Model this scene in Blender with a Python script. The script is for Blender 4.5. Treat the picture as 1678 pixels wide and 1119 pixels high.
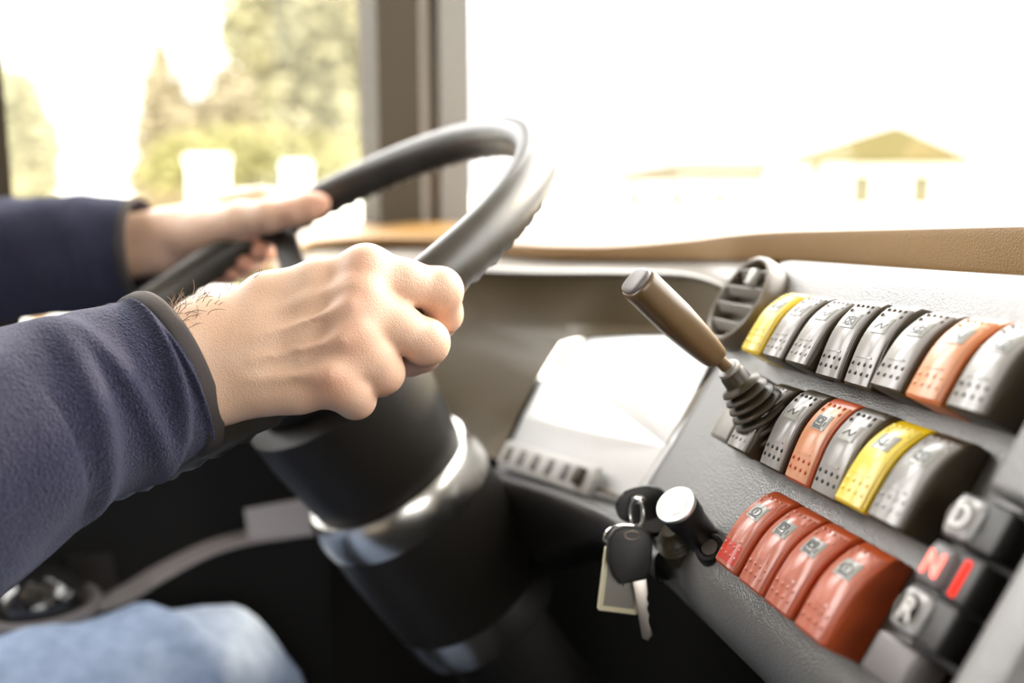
import bpy, bmesh, math, random
import numpy as np
from mathutils import Vector, Matrix, noise
random.seed(3); np.random.seed(3)
for o in list(bpy.data.objects): bpy.data.objects.remove(o)
SC = bpy.context.scene
COL = SC.collection
PI = math.pi

# ------------------------------------------------------------------ camera, sky, sun, exposure
PITCH = math.radians(9.05)
CAMZ = 0.95
FPX = 1678 * 35 / 36
cam = bpy.data.cameras.new('camera'); cam.lens = 35; cam.sensor_width = 36
cam_o = bpy.data.objects.new('camera', cam); COL.objects.link(cam_o)
cam_o.location = (0, 0, CAMZ); cam_o.rotation_euler = (PI/2 - PITCH, 0, 0)
cam.clip_start = 0.02; cam.clip_end = 400
cam.dof.use_dof = True; cam.dof.focus_distance = 0.515; cam.dof.aperture_fstop = 3.3
SC.camera = cam_o

SC.view_settings.view_transform = 'Standard'
SC.view_settings.look = 'None'
SC.view_settings.gamma = 1.0
SC.view_settings.use_curve_mapping = False
SC.view_settings.exposure = 0.12

W = bpy.data.worlds.new('sky'); SC.world = W; W.use_nodes = True
nt = W.node_tree; bg = nt.nodes['Background']
bg.inputs[0].default_value = (1.0, 0.985, 0.955, 1)
_tc = nt.nodes.new('ShaderNodeTexCoord'); _sp = nt.nodes.new('ShaderNodeSeparateXYZ'); _mr = nt.nodes.new('ShaderNodeMapRange')   # overcast sky, brighter overhead
_mr.interpolation_type = 'SMOOTHSTEP'
for _k, _v in (('From Min', .08), ('From Max', .40), ('To Min', 2.6), ('To Max', 11.0)): _mr.inputs[_k].default_value = _v
nt.links.new(_tc.outputs['Generated'], _sp.inputs[0]); nt.links.new(_sp.outputs['Z'], _mr.inputs['Value']); nt.links.new(_mr.outputs['Result'], bg.inputs[1])

def sun(name, az, el, strength, color, ang):
    l = bpy.data.lights.new(name, 'SUN'); l.energy = strength; l.color = color; l.angle = math.radians(ang)
    o = bpy.data.objects.new(name, l); COL.objects.link(o)
    d = Vector((math.sin(az)*math.cos(el), math.cos(az)*math.cos(el), math.sin(el)))   # towards the sun
    o.rotation_euler = d.to_track_quat('Z', 'Y').to_euler(); o.location = d*20
    return o
sun('sun', math.radians(44), math.radians(26), 8.0, (1.0, 0.82, 0.55), 5)

SC.cycles.use_denoising = True
SC.cycles.max_bounces = 8; SC.cycles.transparent_max_bounces = 12

# ------------------------------------------------------------------ frames of the place
fw = np.array([0, math.cos(PITCH), -math.sin(PITCH)]); up = np.array([0, math.sin(PITCH), math.cos(PITCH)]); rt = np.array([1., 0, 0])
CAM = np.array([0, 0, CAMZ])
def pt(x, y, t):
    """a point of the place from a sight line and its distance along the view"""
    return CAM + t*(rt*(x-839)/FPX + up*(559.5-y)/FPX + fw)
def V(p): return Vector((float(p[0]), float(p[1]), float(p[2])))
A = math.radians(28)                      # heading of the vehicle
FWD = np.array([math.cos(A), math.sin(A), 0]); LAT = np.array([-math.sin(A), math.cos(A), 0]); UPZ = np.array([0, 0, 1.])
def bus(f, l, z): return FWD*f + LAT*l + UPZ*z
# switch panel frame: x along the rows, y up the panel, z off the panel
PR = np.array([-0.19707194, 0.97935456, -0.04502544]); PR /= np.linalg.norm(PR)
PC = np.array([0.49765834, 0.13949998, 0.85608173]); PC -= PR*(PC@PR); PC /= np.linalg.norm(PC)
PN = np.cross(PC, PR); PN /= np.linalg.norm(PN)
if PN[2] < 0: PN = -PN
PD = 0.26
def pan(u, v, h): return CAM - u*PR + v*PC + (h-PD)*PN
PM = Matrix(((-PR[0], PC[0], PN[0], 0), (-PR[1], PC[1], PN[1], 0), (-PR[2], PC[2], PN[2], 0), (0, 0, 0, 1)))
def panmat(u, v, h): return Matrix.Translation(V(pan(u, v, h))) @ PM

# ------------------------------------------------------------------ materials
MATS = {}
def mat(name, color, rough=.5, spec=.5, metal=0., bump=None, noise_col=None, coat=0., sheen=0., sss=0., emit=None, ior=None, attr=None, trans=0.):
    if name in MATS: return MATS[name]
    m = bpy.data.materials.new(name); m.use_nodes = True
    t = m.node_tree; b = t.nodes['Principled BSDF']; L = t.links
    b.inputs['Base Color'].default_value = (*color, 1); b.inputs['Roughness'].default_value = rough
    b.inputs['Specular IOR Level'].default_value = spec; b.inputs['Metallic'].default_value = metal
    if coat: b.inputs['Coat Weight'].default_value = coat; b.inputs['Coat Roughness'].default_value = .06
    if sheen:
        b.inputs['Sheen Weight'].default_value = sheen; b.inputs['Sheen Roughness'].default_value = .5
        b.inputs['Sheen Tint'].default_value = (.75, .78, 1, 1)
    if sss:
        b.inputs['Subsurface Weight'].default_value = sss; b.inputs['Subsurface Radius'].default_value = (1, .35, .2)
        b.inputs['Subsurface Scale'].default_value = .006
    if trans: b.inputs['Transmission Weight'].default_value = trans
    if ior: b.inputs['IOR'].default_value = ior
    if emit: b.inputs['Emission Color'].default_value = (*emit[0], 1); b.inputs['Emission Strength'].default_value = emit[1]
    tc = t.nodes.new('ShaderNodeTexCoord')
    def tex(kind, scale, detail=3):
        if kind == 'noise':
            n = t.nodes.new('ShaderNodeTexNoise'); n.inputs['Scale'].default_value = scale; n.inputs['Detail'].default_value = detail; out = n.outputs['Fac']
        else:
            n = t.nodes.new('ShaderNodeTexVoronoi'); n.inputs['Scale'].default_value = scale; out = n.outputs['Distance']
        L.new(tc.outputs['Object'], n.inputs['Vector']); return out
    if bump:
        h = None
        bs = bump if isinstance(bump, list) else [bump]
        prev = None
        for kind, scale, dist in bs:
            o = tex(kind, scale)
            bn = t.nodes.new('ShaderNodeBump'); bn.inputs['Distance'].default_value = dist; bn.inputs['Strength'].default_value = 1
            L.new(o, bn.inputs['Height'])
            if prev: L.new(prev, bn.inputs['Normal'])
            prev = bn.outputs['Normal']
        L.new(prev, b.inputs['Normal'])
    src = None
    if noise_col:
        c2, scale, lo, hi = noise_col
        o = tex('noise', scale, 4)
        r = t.nodes.new('ShaderNodeMapRange'); r.inputs['From Min'].default_value = lo; r.inputs['From Max'].default_value = hi
        L.new(o, r.inputs['Value'])
        mx = t.nodes.new('ShaderNodeMix'); mx.data_type = 'RGBA'
        mx.inputs['A'].default_value = (*color, 1); mx.inputs['B'].default_value = (*c2, 1)
        L.new(r.outputs['Result'], mx.inputs['Factor']); src = mx.outputs['Result']
        L.new(src, b.inputs['Base Color'])
    if attr:
        an = t.nodes.new('ShaderNodeAttribute'); an.attribute_name = attr[0]
        mx = t.nodes.new('ShaderNodeMix'); mx.data_type = 'RGBA'
        if src: L.new(src, mx.inputs['A'])
        else: mx.inputs['A'].default_value = (*color, 1)
        mx.inputs['B'].default_value = (*attr[1], 1)
        L.new(an.outputs['Fac'], mx.inputs['Factor']); L.new(mx.outputs['Result'], b.inputs['Base Color'])
    MATS[name] = m; return m

def glassmat(name, tint=(1, 1, 1), ior=1.45):
    m = bpy.data.materials.new(name); m.use_nodes = True; t = m.node_tree; t.nodes.remove(t.nodes['Principled BSDF'])
    tr = t.nodes.new('ShaderNodeBsdfTransparent'); tr.inputs[0].default_value = (*tint, 1)
    gl = t.nodes.new('ShaderNodeBsdfGlossy'); gl.inputs['Roughness'].default_value = .02
    lw = t.nodes.new('ShaderNodeLayerWeight'); lw.inputs['Blend'].default_value = .5
    pw = t.nodes.new('ShaderNodeMath'); pw.operation = 'POWER'; pw.inputs[1].default_value = 5
    fr = t.nodes.new('ShaderNodeMath'); fr.operation = 'MULTIPLY_ADD'; fr.inputs[1].default_value = .9; fr.inputs[2].default_value = .03
    t.links.new(lw.outputs['Facing'], pw.inputs[0]); t.links.new(pw.outputs[0], fr.inputs[0])
    mx = t.nodes.new('ShaderNodeMixShader')
    t.links.new(fr.outputs[0], mx.inputs[0]); t.links.new(tr.outputs[0], mx.inputs[1]); t.links.new(gl.outputs[0], mx.inputs[2])
    t.links.new(mx.outputs[0], t.nodes['Material Output'].inputs[0]); return m

M_black = mat('black_plastic', (.012, .010, .009), .45)
M_panel = mat('grained_panel', (.15, .145, .14), .30, 1.0, bump=[('voronoi', 1000, .00024), ('noise', 700, .00012)])
M_dash = mat('dash_plastic', (.10, .085, .06), .42, .6, bump=('noise', 600, .0003))
M_cowl = mat('glare_tinted_cowl', (.25, .135, .036), .42, .6, bump=('noise', 900, .0004))  # orange-brown imitates warm veiling glare, put into the base colour
M_hood = mat('hood_plastic', (.26, .24, .21), .34, .9)
M_recess = mat('glare_tinted_recess', (.078, .054, .020), .5, .4)  # base colour warmed to carry the veiling glare over dark plastic
M_lower = mat('lower_plastic', (.02, .017, .015), .4, .5)
M_rim = mat('wheel_plastic', (.030, .026, .020), .36, .4, noise_col=((.05, .044, .036), 40, .3, .7))
M_boot = mat('column_boot', (.010, .008, .006), .5, .3)
M_collar = mat('collar_grey', (.50, .48, .45), .25, metal=1.)
M_skin = mat('skin', (.66, .43, .295), .46, .42, sss=.12, noise_col=((.70, .475, .34), 55, .35, .65),
             bump=[('noise', 900, .00025), ('voronoi', 1300, .00012)], attr=('red', (.66, .29, .19)))
M_fleece = mat('navy_fleece', (.014, .014, .030), .95, .1, sheen=.22, noise_col=((.032, .032, .062), 900, .38, .66), bump=[('noise', 1100, .0012), ('voronoi', 800, .0008)])
M_bind = mat('charcoal_binding', (.052, .044, .042), .8, .2, bump=('noise', 1500, .0003))
M_denim = mat('light_denim', (.29, .36, .50), .9, .1, noise_col=((.22, .28, .40), 60, .3, .7), bump=('noise', 900, .0006))
M_hairs = mat('arm_hair_brown', (.16, .10, .06), .5)
M_head = mat('head_hair', (.05, .03, .02), .6)
M_grey = mat('grey_switch_face', (.33, .312, .30), .24, .7)
M_dark = mat('glare_tinted_switch_body', (.050, .036, .017), .4, .5)  # brown cast is warm lens glare painted into the dark body colour
M_yel = mat('yellow_switch', (.80, .55, .015), .27, .5)
M_yelf = mat('yellow_switch_face', (.86, .66, .12), .24, .5)
M_red = mat('brick_red_switch', (.50, .085, .022), .33, .5)
M_redf = mat('brick_red_face_sheen', (.56, .17, .11), .22, .6)  # pinker and paler than the body: window reflection put into the colour
M_sal = mat('salmon_switch', (.66, .19, .06), .33, .5)
M_salf = mat('salmon_face', (.72, .33, .18), .24, .5)
M_lens = mat('icon_window', (.42, .42, .39), .2, .6)
M_ink = mat('icon_ink', (.02, .02, .02), .5)
M_white = mat('white_plastic', (.8, .79, .76), .3)
M_cream = mat('cream_plastic', (.72, .66, .46), .45)
M_chrome = mat('chrome', (.8, .79, .77), .16, metal=1.)
M_cap = mat('satin_silver', (.86, .85, .83), .38, metal=1.)
M_steel = mat('worn_steel', (.52, .47, .42), .32, metal=1.)
M_lever = mat('lever_plastic', (.125, .078, .033), .3, .6)  # plastic brown plus warm lens-glare tint put into the colour
M_rubber = mat('bellows_rubber', (.045, .034, .018), .42, .5)
M_glass_g = mat('gauge_glass', (.60, .61, .61), .27, .5, ior=2.3)
M_strip = mat('pale_strip', (.55, .54, .52), .35)
M_dial = mat('gauge_ring', (.10, .10, .10), .25, .7)
M_pillar = mat('pillar_grey', (.15, .144, .132), .6)
M_frame = mat('window_frame_brown', (.036, .026, .012), .6, .3)
M_wall = mat('cab_wall_dark', (.012, .011, .010), .6, .3)
M_floor = mat('cab_floor_black', (.006, .0055, .005), .7, .2)
M_ceil = mat('cab_ceiling', (.20, .19, .18), .8)
M_trim = mat('console_grey', (.16, .145, .145), .45)
M_ledred = mat('red_lamp', (.25, .01, .005), .6, .1, emit=((1, .02, .008), 1.6))
M_ledsoft = mat('red_letter_lamp', (1, .3, .25), .3, emit=((1, .10, .07), 2.2))
M_btn = mat('selector_face', (.58, .57, .57), .16, .7)
M_disc = mat('matt_black_disc', (.01, .009, .008), .7, .1)
M_seat = mat('seat_cloth', (.04, .045, .06), .9)
M_glass = glassmat('window_glass')

# ------------------------------------------------------------------ mesh helpers
def link(name, me, m, parent=None, smooth=True, angle=None):
    o = bpy.data.objects.new(name, me); COL.objects.link(o)
    if m is not None: me.materials.append(m)
    if smooth:
        me.shade_smooth()
        if angle: me.set_sharp_from_angle(angle=math.radians(angle))
    if parent is not None: o.parent = parent
    return o
def from_bm(name, bm, m, parent=None, smooth=True, angle=40):
    bmesh.ops.recalc_face_normals(bm, faces=bm.faces)
    me = bpy.data.meshes.new(name); bm.to_mesh(me); bm.free()
    return link(name, me, m, parent, smooth, angle)
def from_pydata(name, vs, fs, m, parent=None, smooth=True, angle=40):
    me = bpy.data.meshes.new(name); me.from_pydata([tuple(map(float, v)) for v in vs], [], fs); me.update()
    bm = bmesh.new(); bm.from_mesh(me); bmesh.ops.recalc_face_normals(bm, faces=bm.faces); bm.to_mesh(me); bm.free()
    return link(name, me, m, parent, smooth, angle)
def tag(o, label, cat, group=None):
    o['label'] = label; o['category'] = cat
    if group: o['group'] = group
    return o
def struct(o): o['kind'] = 'structure'; return o
def empty(name, loc=(0, 0, 0), M=None):
    o = bpy.data.objects.new(name, None); COL.objects.link(o); o.empty_display_size = .02
    if M is not None: o.matrix_world = M
    else: o.location = V(loc)
    return o
def loft(rings, closed=True, cap=True):
    """rings: list of (k,3) arrays -> verts, faces"""
    n = len(rings[0]); vs = [p for r in rings for p in r]; fs = []
    for i in range(len(rings)-1):
        for j in range(n if closed else n-1):
            k = (j+1) % n
            fs.append((i*n+j, i*n+k, (i+1)*n+k, (i+1)*n+j))
    if cap and closed:
        fs.append(tuple(range(n))[::-1]); fs.append(tuple((len(rings)-1)*n+j for j in range(n)))
    return vs, fs
def basis(d):
    d = np.asarray(d, float); d = d/np.linalg.norm(d)
    a = np.array([0, 0, 1.]) if abs(d[2]) < .9 else np.array([1., 0, 0])
    x = np.cross(a, d); x /= np.linalg.norm(x); y = np.cross(d, x); return x, y, d
def ring(c, x, y, rx, ry, n=32, p=2.0):
    th = np.linspace(0, 2*PI, n, endpoint=False)
    cs, sn = np.cos(th), np.sin(th)
    cx = np.sign(cs)*np.abs(cs)**(2/p); sy = np.sign(sn)*np.abs(sn)**(2/p)
    return np.asarray(c)[None] + rx*cx[:, None]*x[None] + ry*sy[:, None]*y[None]
def lathe(a, b, prof, n=40, cap=True, flat=1.0, p=2.0):
    """prof: list of (s, r) with s metres from a towards b"""
    a = np.asarray(a, float); b = np.asarray(b, float); x, y, d = basis(b-a)
    return loft([ring(a+d*s, x, y, r, r*flat, n, p) for s, r in prof], True, cap)
def tube(path, r, n=10, closed=False):
    path = [np.asarray(q, float) for q in path]; rings = []; m = len(path)
    x = None
    for i, q in enumerate(path):
        if closed: d = path[(i+1) % m]-path[i-1]
        else: d = path[min(i+1, m-1)]-path[max(i-1, 0)]
        d = d/np.linalg.norm(d)
        if x is None: x, y, _ = basis(d)
        x = x-d*(x@d); x /= np.linalg.norm(x); y = np.cross(d, x)
        rr = r[i] if hasattr(r, '__len__') else r
        rings.append(ring(q, x, y, rr, rr, n))
    if closed: rings.append(rings[0])
    return loft(rings, True, not closed)
def merge(parts):
    vs, fs = [], []
    for v, f in parts:
        k = len(vs); vs += list(v); fs += [tuple(i+k for i in q) for q in f]
    return vs, fs
def box(x0, x1, y0, y1, z0, z1):
    vs = [(x, y, z) for x in (x0, x1) for y in (y0, y1) for z in (z0, z1)]
    fs = [(0, 1, 3, 2), (4, 6, 7, 5), (0, 4, 5, 1), (2, 3, 7, 6), (0, 2, 6, 4), (1, 5, 7, 3)]
    return vs, fs
def bevbox(name, x0, x1, y0, y1, z0, z1, bev, m, parent=None, seg=3, xf=None):
    vs, fs = box(x0, x1, y0, y1, z0, z1)
    if xf is not None: vs = [xf(*v) for v in vs]
    me = bpy.data.meshes.new(name); me.from_pydata([tuple(map(float, v)) for v in vs], [], fs)
    bm = bmesh.new(); bm.from_mesh(me); bpy.data.meshes.remove(me)
    bmesh.ops.recalc_face_normals(bm, faces=bm.faces)
    if bev: bmesh.ops.bevel(bm, geom=bm.edges[:], offset=bev, segments=seg, affect='EDGES', profile=.5)
    return from_bm(name, bm, m, parent)
def spline(P, n):
    """Catmull-Rom through the rows of P, n samples"""
    P = np.asarray(P, float); m = len(P); out = []
    for s in np.linspace(0, m-1, n):
        i = min(int(s), m-2); f = s-i
        p0, p1, p2, p3 = P[max(i-1, 0)], P[i], P[i+1], P[min(i+2, m-1)]
        out.append(.5*(2*p1+(p2-p0)*f+(2*p0-5*p1+4*p2-p3)*f*f+(3*p1-p0-3*p2+p3)*f**3))
    return np.array(out)

# ------------------------------------------------------------------ signed-distance bodies, meshed by surface nets
def smin(a, b, k):
    h = np.maximum(k-np.abs(a-b), 0)/k
    return np.minimum(a, b)-h*h*k*.25
def cap_d(P, a, b, ra, rb):
    a = np.asarray(a, np.float32); b = np.asarray(b, np.float32); ab = b-a
    t = np.clip(((P-a)@ab)/max(float(ab@ab), 1e-9), 0, 1)
    d = P-a-t[..., None]*ab
    return np.sqrt((d*d).sum(-1))-(ra+(rb-ra)*t)
def ell_d(P, c, r):
    q = (P-np.asarray(c, np.float32))/np.asarray(r, np.float32)
    k = np.sqrt((q*q).sum(-1)); return (k-1)*min(r)
def nets(f, lo, hi, h, newton=3):
    lo = np.asarray(lo, np.float32); n = np.ceil((np.asarray(hi)-lo)/h).astype(int)+1
    ax = [lo[i]+h*np.arange(n[i], dtype=np.float32) for i in range(3)]
    F = np.empty(n, np.float32)
    for i in range(0, n[0], 24):
        X, Y, Z = np.meshgrid(ax[0][i:i+24], ax[1], ax[2], indexing='ij')
        F[i:i+24] = f(np.stack([X, Y, Z], -1))
    S = F < 0
    c = np.array(n)-1
    acc = np.zeros((*c, 3), np.float32); cnt = np.zeros(c, np.int32)
    off = [(0, 0, 0), (1, 0, 0), (0, 1, 0), (1, 1, 0), (0, 0, 1), (1, 0, 1), (0, 1, 1), (1, 1, 1)]
    def sl(A_, o): return A_[o[0]:o[0]+c[0], o[1]:o[1]+c[1], o[2]:o[2]+c[2]]
    for a in range(8):
        for b in range(a+1, 8):
            df = [off[b][i]-off[a][i] for i in range(3)]
            if sum(map(abs, df)) != 1: continue
            fa, fb = sl(F, off[a]), sl(F, off[b]); mk = sl(S, off[a]) != sl(S, off[b])
            t = np.where(mk, fa/np.where(mk, fa-fb, 1), 0)
            for i in range(3): acc[..., i] += np.where(mk, off[a][i]+t*df[i], 0)
            cnt += mk
    act = cnt > 0; idx = -np.ones(c, np.int64); idx[act] = np.arange(act.sum())
    ijk = np.argwhere(act)
    vs = lo+h*(ijk+acc[act]/cnt[act][:, None])
    quads = []
    for axn in range(3):
        o = [0, 0, 0]; o[axn] = 1
        s0 = S[:c[0]+1-o[0], :c[1]+1-o[1], :c[2]+1-o[2]]; s1 = S[o[0]:, o[1]:, o[2]:]
        e = np.argwhere(s0 != s1)
        b1, b2 = (axn+1) % 3, (axn+2) % 3
        ok = (e[:, b1] > 0) & (e[:, b2] > 0) & (e[:, b1] < c[b1]) & (e[:, b2] < c[b2]) & (e[:, axn] < c[axn])
        e = e[ok]; flip = s0[tuple(e.T)]
        d1 = np.zeros(3, int); d1[b1] = 1; d2 = np.zeros(3, int); d2[b2] = 1
        q = np.stack([idx[tuple((e-d1-d2).T)], idx[tuple((e-d2).T)], idx[tuple(e.T)], idx[tuple((e-d1).T)]], 1)
        q[~flip] = q[~flip][:, ::-1]
        quads.append(q)
    q = np.concatenate(quads)
    vs = vs.astype(np.float32)
    for _ in range(newton):
        e = np.float32(h*.25); f0 = f(vs)
        g = np.stack([f(vs+np.eye(3, dtype=np.float32)[i]*e)-f(vs-np.eye(3, dtype=np.float32)[i]*e) for i in range(3)], -1)/(2*e)
        gl = np.maximum((g*g).sum(-1), .2)
        vs = vs-(np.clip(f0, -h, h)/gl)[:, None]*g*.8
    return vs, q
def relax(vs, q, it=1, lam=.5):
    for _ in range(it):
        s = np.zeros_like(vs); n = np.zeros(len(vs), np.float32)
        for a in range(4):
            b = (a+1) % 4
            np.add.at(s, q[:, a], vs[q[:, b]]); np.add.at(s, q[:, b], vs[q[:, a]])
            np.add.at(n, q[:, a], 1); np.add.at(n, q[:, b], 1)
        vs = vs+lam*(s/np.maximum(n, 1)[:, None]-vs)
    return vs

# ================================================================== THE SETTING
# cab: floor, left wall with its side window, corner pillar, windscreen, ceiling
ZF, ZC = 0.0, 1.95
LW = 1.22
def bbox_bus(f0, f1, l0, l1, z0, z1):
    vs, fs = box(f0, f1, l0, l1, z0, z1)
    return [bus(*v) for v in vs], fs
def bus_obj(name, boxes, m, parent=None, bev=0):
    v, f = merge([bbox_bus(*b) for b in boxes]); return from_pydata(name, v, f, m, parent, False)
struct(bus_obj('floor', [(-1.6, 1.0, -1.1, 1.35, -.06, ZF)], M_floor))
struct(bus_obj('ceiling', [(-1.6, .95, -1.1, 1.35, ZC, ZC+.05)], M_ceil))
struct(bus_obj('wall_left', [(-1.6, .62, LW, LW+.06, 0, .745)], M_wall))
struct(bus_obj('wall_back', [(-1.66, -1.6, -1.1, 1.35, 0, ZC)], M_ceil))  # out of view; added to cut fill light from behind the camera
struct(bus_obj('wall_right', [(-1.6, .95, -1.16, -1.1, 0, .85), (-1.6, .95, -1.16, -1.1, 1.50, ZC), (-1.6, -.75, -1.16, -1.1, .85, 1.5), (.35, .95, -1.16, -1.1, .85, 1.5)], M_wall))  # unseen wall, added with a narrowed opening to lower the fill light
struct(bus_obj('wall_front', [(.78, .84, -1.1, 1.25, 0, .80)], M_wall))
SILL = .745
# side window frame: rear post, front post, sill
fr = bus_obj('window_1', [(-.075, .033, LW-.03, LW+.05, SILL, ZC)], M_frame); struct(fr)
fr['label'] = 'brown rear post of the side window'
bus_obj('window_front_post', [(.449, .506, LW-.02, LW+.05, SILL, ZC)], M_frame, fr)
bus_obj('window_sill', [(.0335, .449, LW-.03, LW+.05, SILL, SILL+.03)], M_frame, fr)
bus_obj('window_pane', [(.0335, .449, LW+.02, LW+.024, SILL+.03, ZC)], M_glass, fr)
M_ptrim = mat('pillar_trim', (.32, .30, .27), .6)
pil = bus_obj('trim_1', [(.5065, .528, LW-.012, LW+.06, SILL, ZC)], M_ptrim); struct(pil)
bus_obj('corner_pillar', [(.5285, .572, LW-.03, LW+.08, SILL, ZC)], M_pillar, pil)
# curved windscreen
ws = []
path = spline([(.575, 1.235), (.70, 1.18), (.80, 1.0), (.85, .6), (.87, .1), (.86, -.5), (.80, -1.0)], 40)
ins = path.copy(); ins[:, 0] += .005
vs = []; fs = []
for (f, l) in path: vs += [bus(f, l, .80), bus(f-.10, l, ZC)]
n0 = len(vs)
for (f, l) in ins: vs += [bus(f, l+.003, .80), bus(f-.095, l+.003, ZC)]
for i in range(len(path)-1):
    a = 2*i; fs.append((a, a+2, a+3, a+1)); fs.append((n0+a, n0+a+1, n0+a+3, n0+a+2))
win2 = from_pydata('window_2', vs, fs, M_glass); struct(win2)
# road outside
def grid(name, x0, x1, y0, y1, z, m):
    return from_pydata(name, [(x0, y0, z), (x1, y0, z), (x1, y1, z), (x0, y1, z)], [(0, 1, 2, 3)], m, None, False)
M_road = mat('pale_ground', (.62, .60, .54), .9, .0, noise_col=((.55, .55, .46), .4, .35, .65))
g = grid('ground', -120, 120, -60, 200, -.95, M_road); struct(g)

# ================================================================== OUTSIDE
def leaf_crown(name, parts, n, size, m, parent):
    """many small leaf blades filling the given blobs (centre, radii)"""
    vs, fs = [], []
    tot = sum(p[1][0]*p[1][1]*p[1][2] for p in parts)
    for c, r in parts:
        k = int(n*r[0]*r[1]*r[2]/tot)+20
        for _ in range(k):
            d = np.random.randn(3); d /= np.linalg.norm(d); rad = random.random()**.45
            p = np.array(c)+d*np.array(r)*rad
            x, y, z = basis(np.random.randn(3)); s = size*random.uniform(.6, 1.3)
            b = len(vs); vs += [p-x*s, p-y*s*.5+z*s*.1, p+x*s, p+y*s*.5+z*s*.1]; fs.append((b, b+1, b+2, b+3))
    return from_pydata(name, vs, fs, m, parent, False)
def tree(name, base, trunk_h, trunk_r, blobs, n, size, m, label):
    e = empty(name, base); B = np.array(base)
    tr = from_pydata('trunk', *lathe((0, 0, 0), (0, 0, trunk_h), [(0, trunk_r*1.3), (trunk_h*.3, trunk_r), (trunk_h, trunk_r*.5)], 10), M_bark, e)
    c = leaf_crown('crown', [((bx, by, bz), r) for (bx, by, bz), r in blobs], n, size, m, e); c['kind'] = 'thing'
    return tag(e, label, 'tree')
M_bark = mat('tree_bark', (.25, .17, .09), .9)
M_leafy = mat('yellow_green_leaf', (.30, .275, .155), .8, .0, noise_col=((.28, .265, .165), .8, .35, .65))
M_leafd = mat('olive_leaf', (.20, .19, .085), .7, .2, noise_col=((.24, .22, .085), .8, .35, .65))
M_leafo = mat('ochre_leaf', (.25, .205, .115), .7, .2, noise_col=((.28, .24, .155), .8, .35, .65))
def gp(px, t): p = pt(px, 300, t); return (p[0], p[1], -.95)
def hgt(py, t): return (300-py)/FPX*t*1.01+CAMZ+.95          # height above the road of a sight line
t1 = 15.
tree('conifer', gp(275, t1), hgt(150, t1), .10, [((0, 0, hgt(105, t1)), (.15, .15, .34)), ((0, 0, hgt(160, t1)), (.34, .34, .5)), ((.1, 0, hgt(225, t1)), (.55, .5, .7)), ((.1, 0, hgt(300, t1)), (.68, .5, .6)), ((.9, .3, hgt(175, t1)), (.45, .4, .6)), ((.9, .3, hgt(250, t1)), (.6, .4, .7))], 5000, .10, M_leafo,
     'slim pointed ochre conifer seen through the side window')
t2 = 17.
tree('broadleaf_tree', gp(480, t2), hgt(120, t2), .16,
     [((-.5, 0, hgt(60, t2)), (.65, .8, 1.0)), ((.6, 0, hgt(0, t2)), (.95, .8, 1.0)), ((-.3, 0, hgt(-40, t2)), (.5, .8, .6)), ((.8, .3, hgt(130, t2)), (.75, .8, 1.0)), ((-.1, .2, hgt(190, t2)), (1.0, .8, .9)), ((.9, .2, hgt(230, t2)), (.6, .8, .8)), ((-.9, 0, hgt(215, t2)), (.7, .7, .7)), ((.4, .2, hgt(80, t2)), (.9, .7, .9)), ((1.2, .2, hgt(60, t2)), (.5, .7, 1.2))], 9000, .12, M_leafy,
     'tall yellow green tree filling the side window beside the pillar')
tree('bush', gp(405, 12.5), .8, .07, [((0, 0, hgt(262, 12.5)), (1.2, .5, .45)), ((.9, 0, hgt(270, 12.5)), (.6, .5, .4)), ((-.9, 0, hgt(278, 12.5)), (.45, .5, .35)), ((0, 0, .9), (1.3, .5, .6))], 4000, .08, M_leafd,
     'low olive bush in front of the tall tree outside')
tree('round_tree', gp(48, 12.), hgt(230, 12.), .1, [((-.1, 0, hgt(170, 12.)), (.35, .4, .42)), ((0, 0, hgt(235, 12.)), (.42, .4, .5)), ((-.05, 0, hgt(300, 12.)), (.42, .4, .5))], 2500, .08, M_leafy,
     'rounded pale green tree beside the rear window post')
for px, py, wpx, lab in [(342, 258, 48, 'wider white gate post outside in front of the bush'), (487, 268, 34, 'narrower white gate post outside near the driver thumb')]:
    t = 10.5; b = gp(px, t); h = hgt(py, t); w = wpx/FPX*t*.5
    e = empty('gate_post', b)
    v, f = box(-w, w, -w, w, 0, h-.06); from_pydata('shaft', v, f, M_white, e, False)
    v, f = box(-w*1.15, w*1.15, -w*1.15, w*1.15, h-.06, h); from_pydata('cap', v, f, M_white, e, False)
    tag(e, lab, 'post', 'white gate posts')
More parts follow.
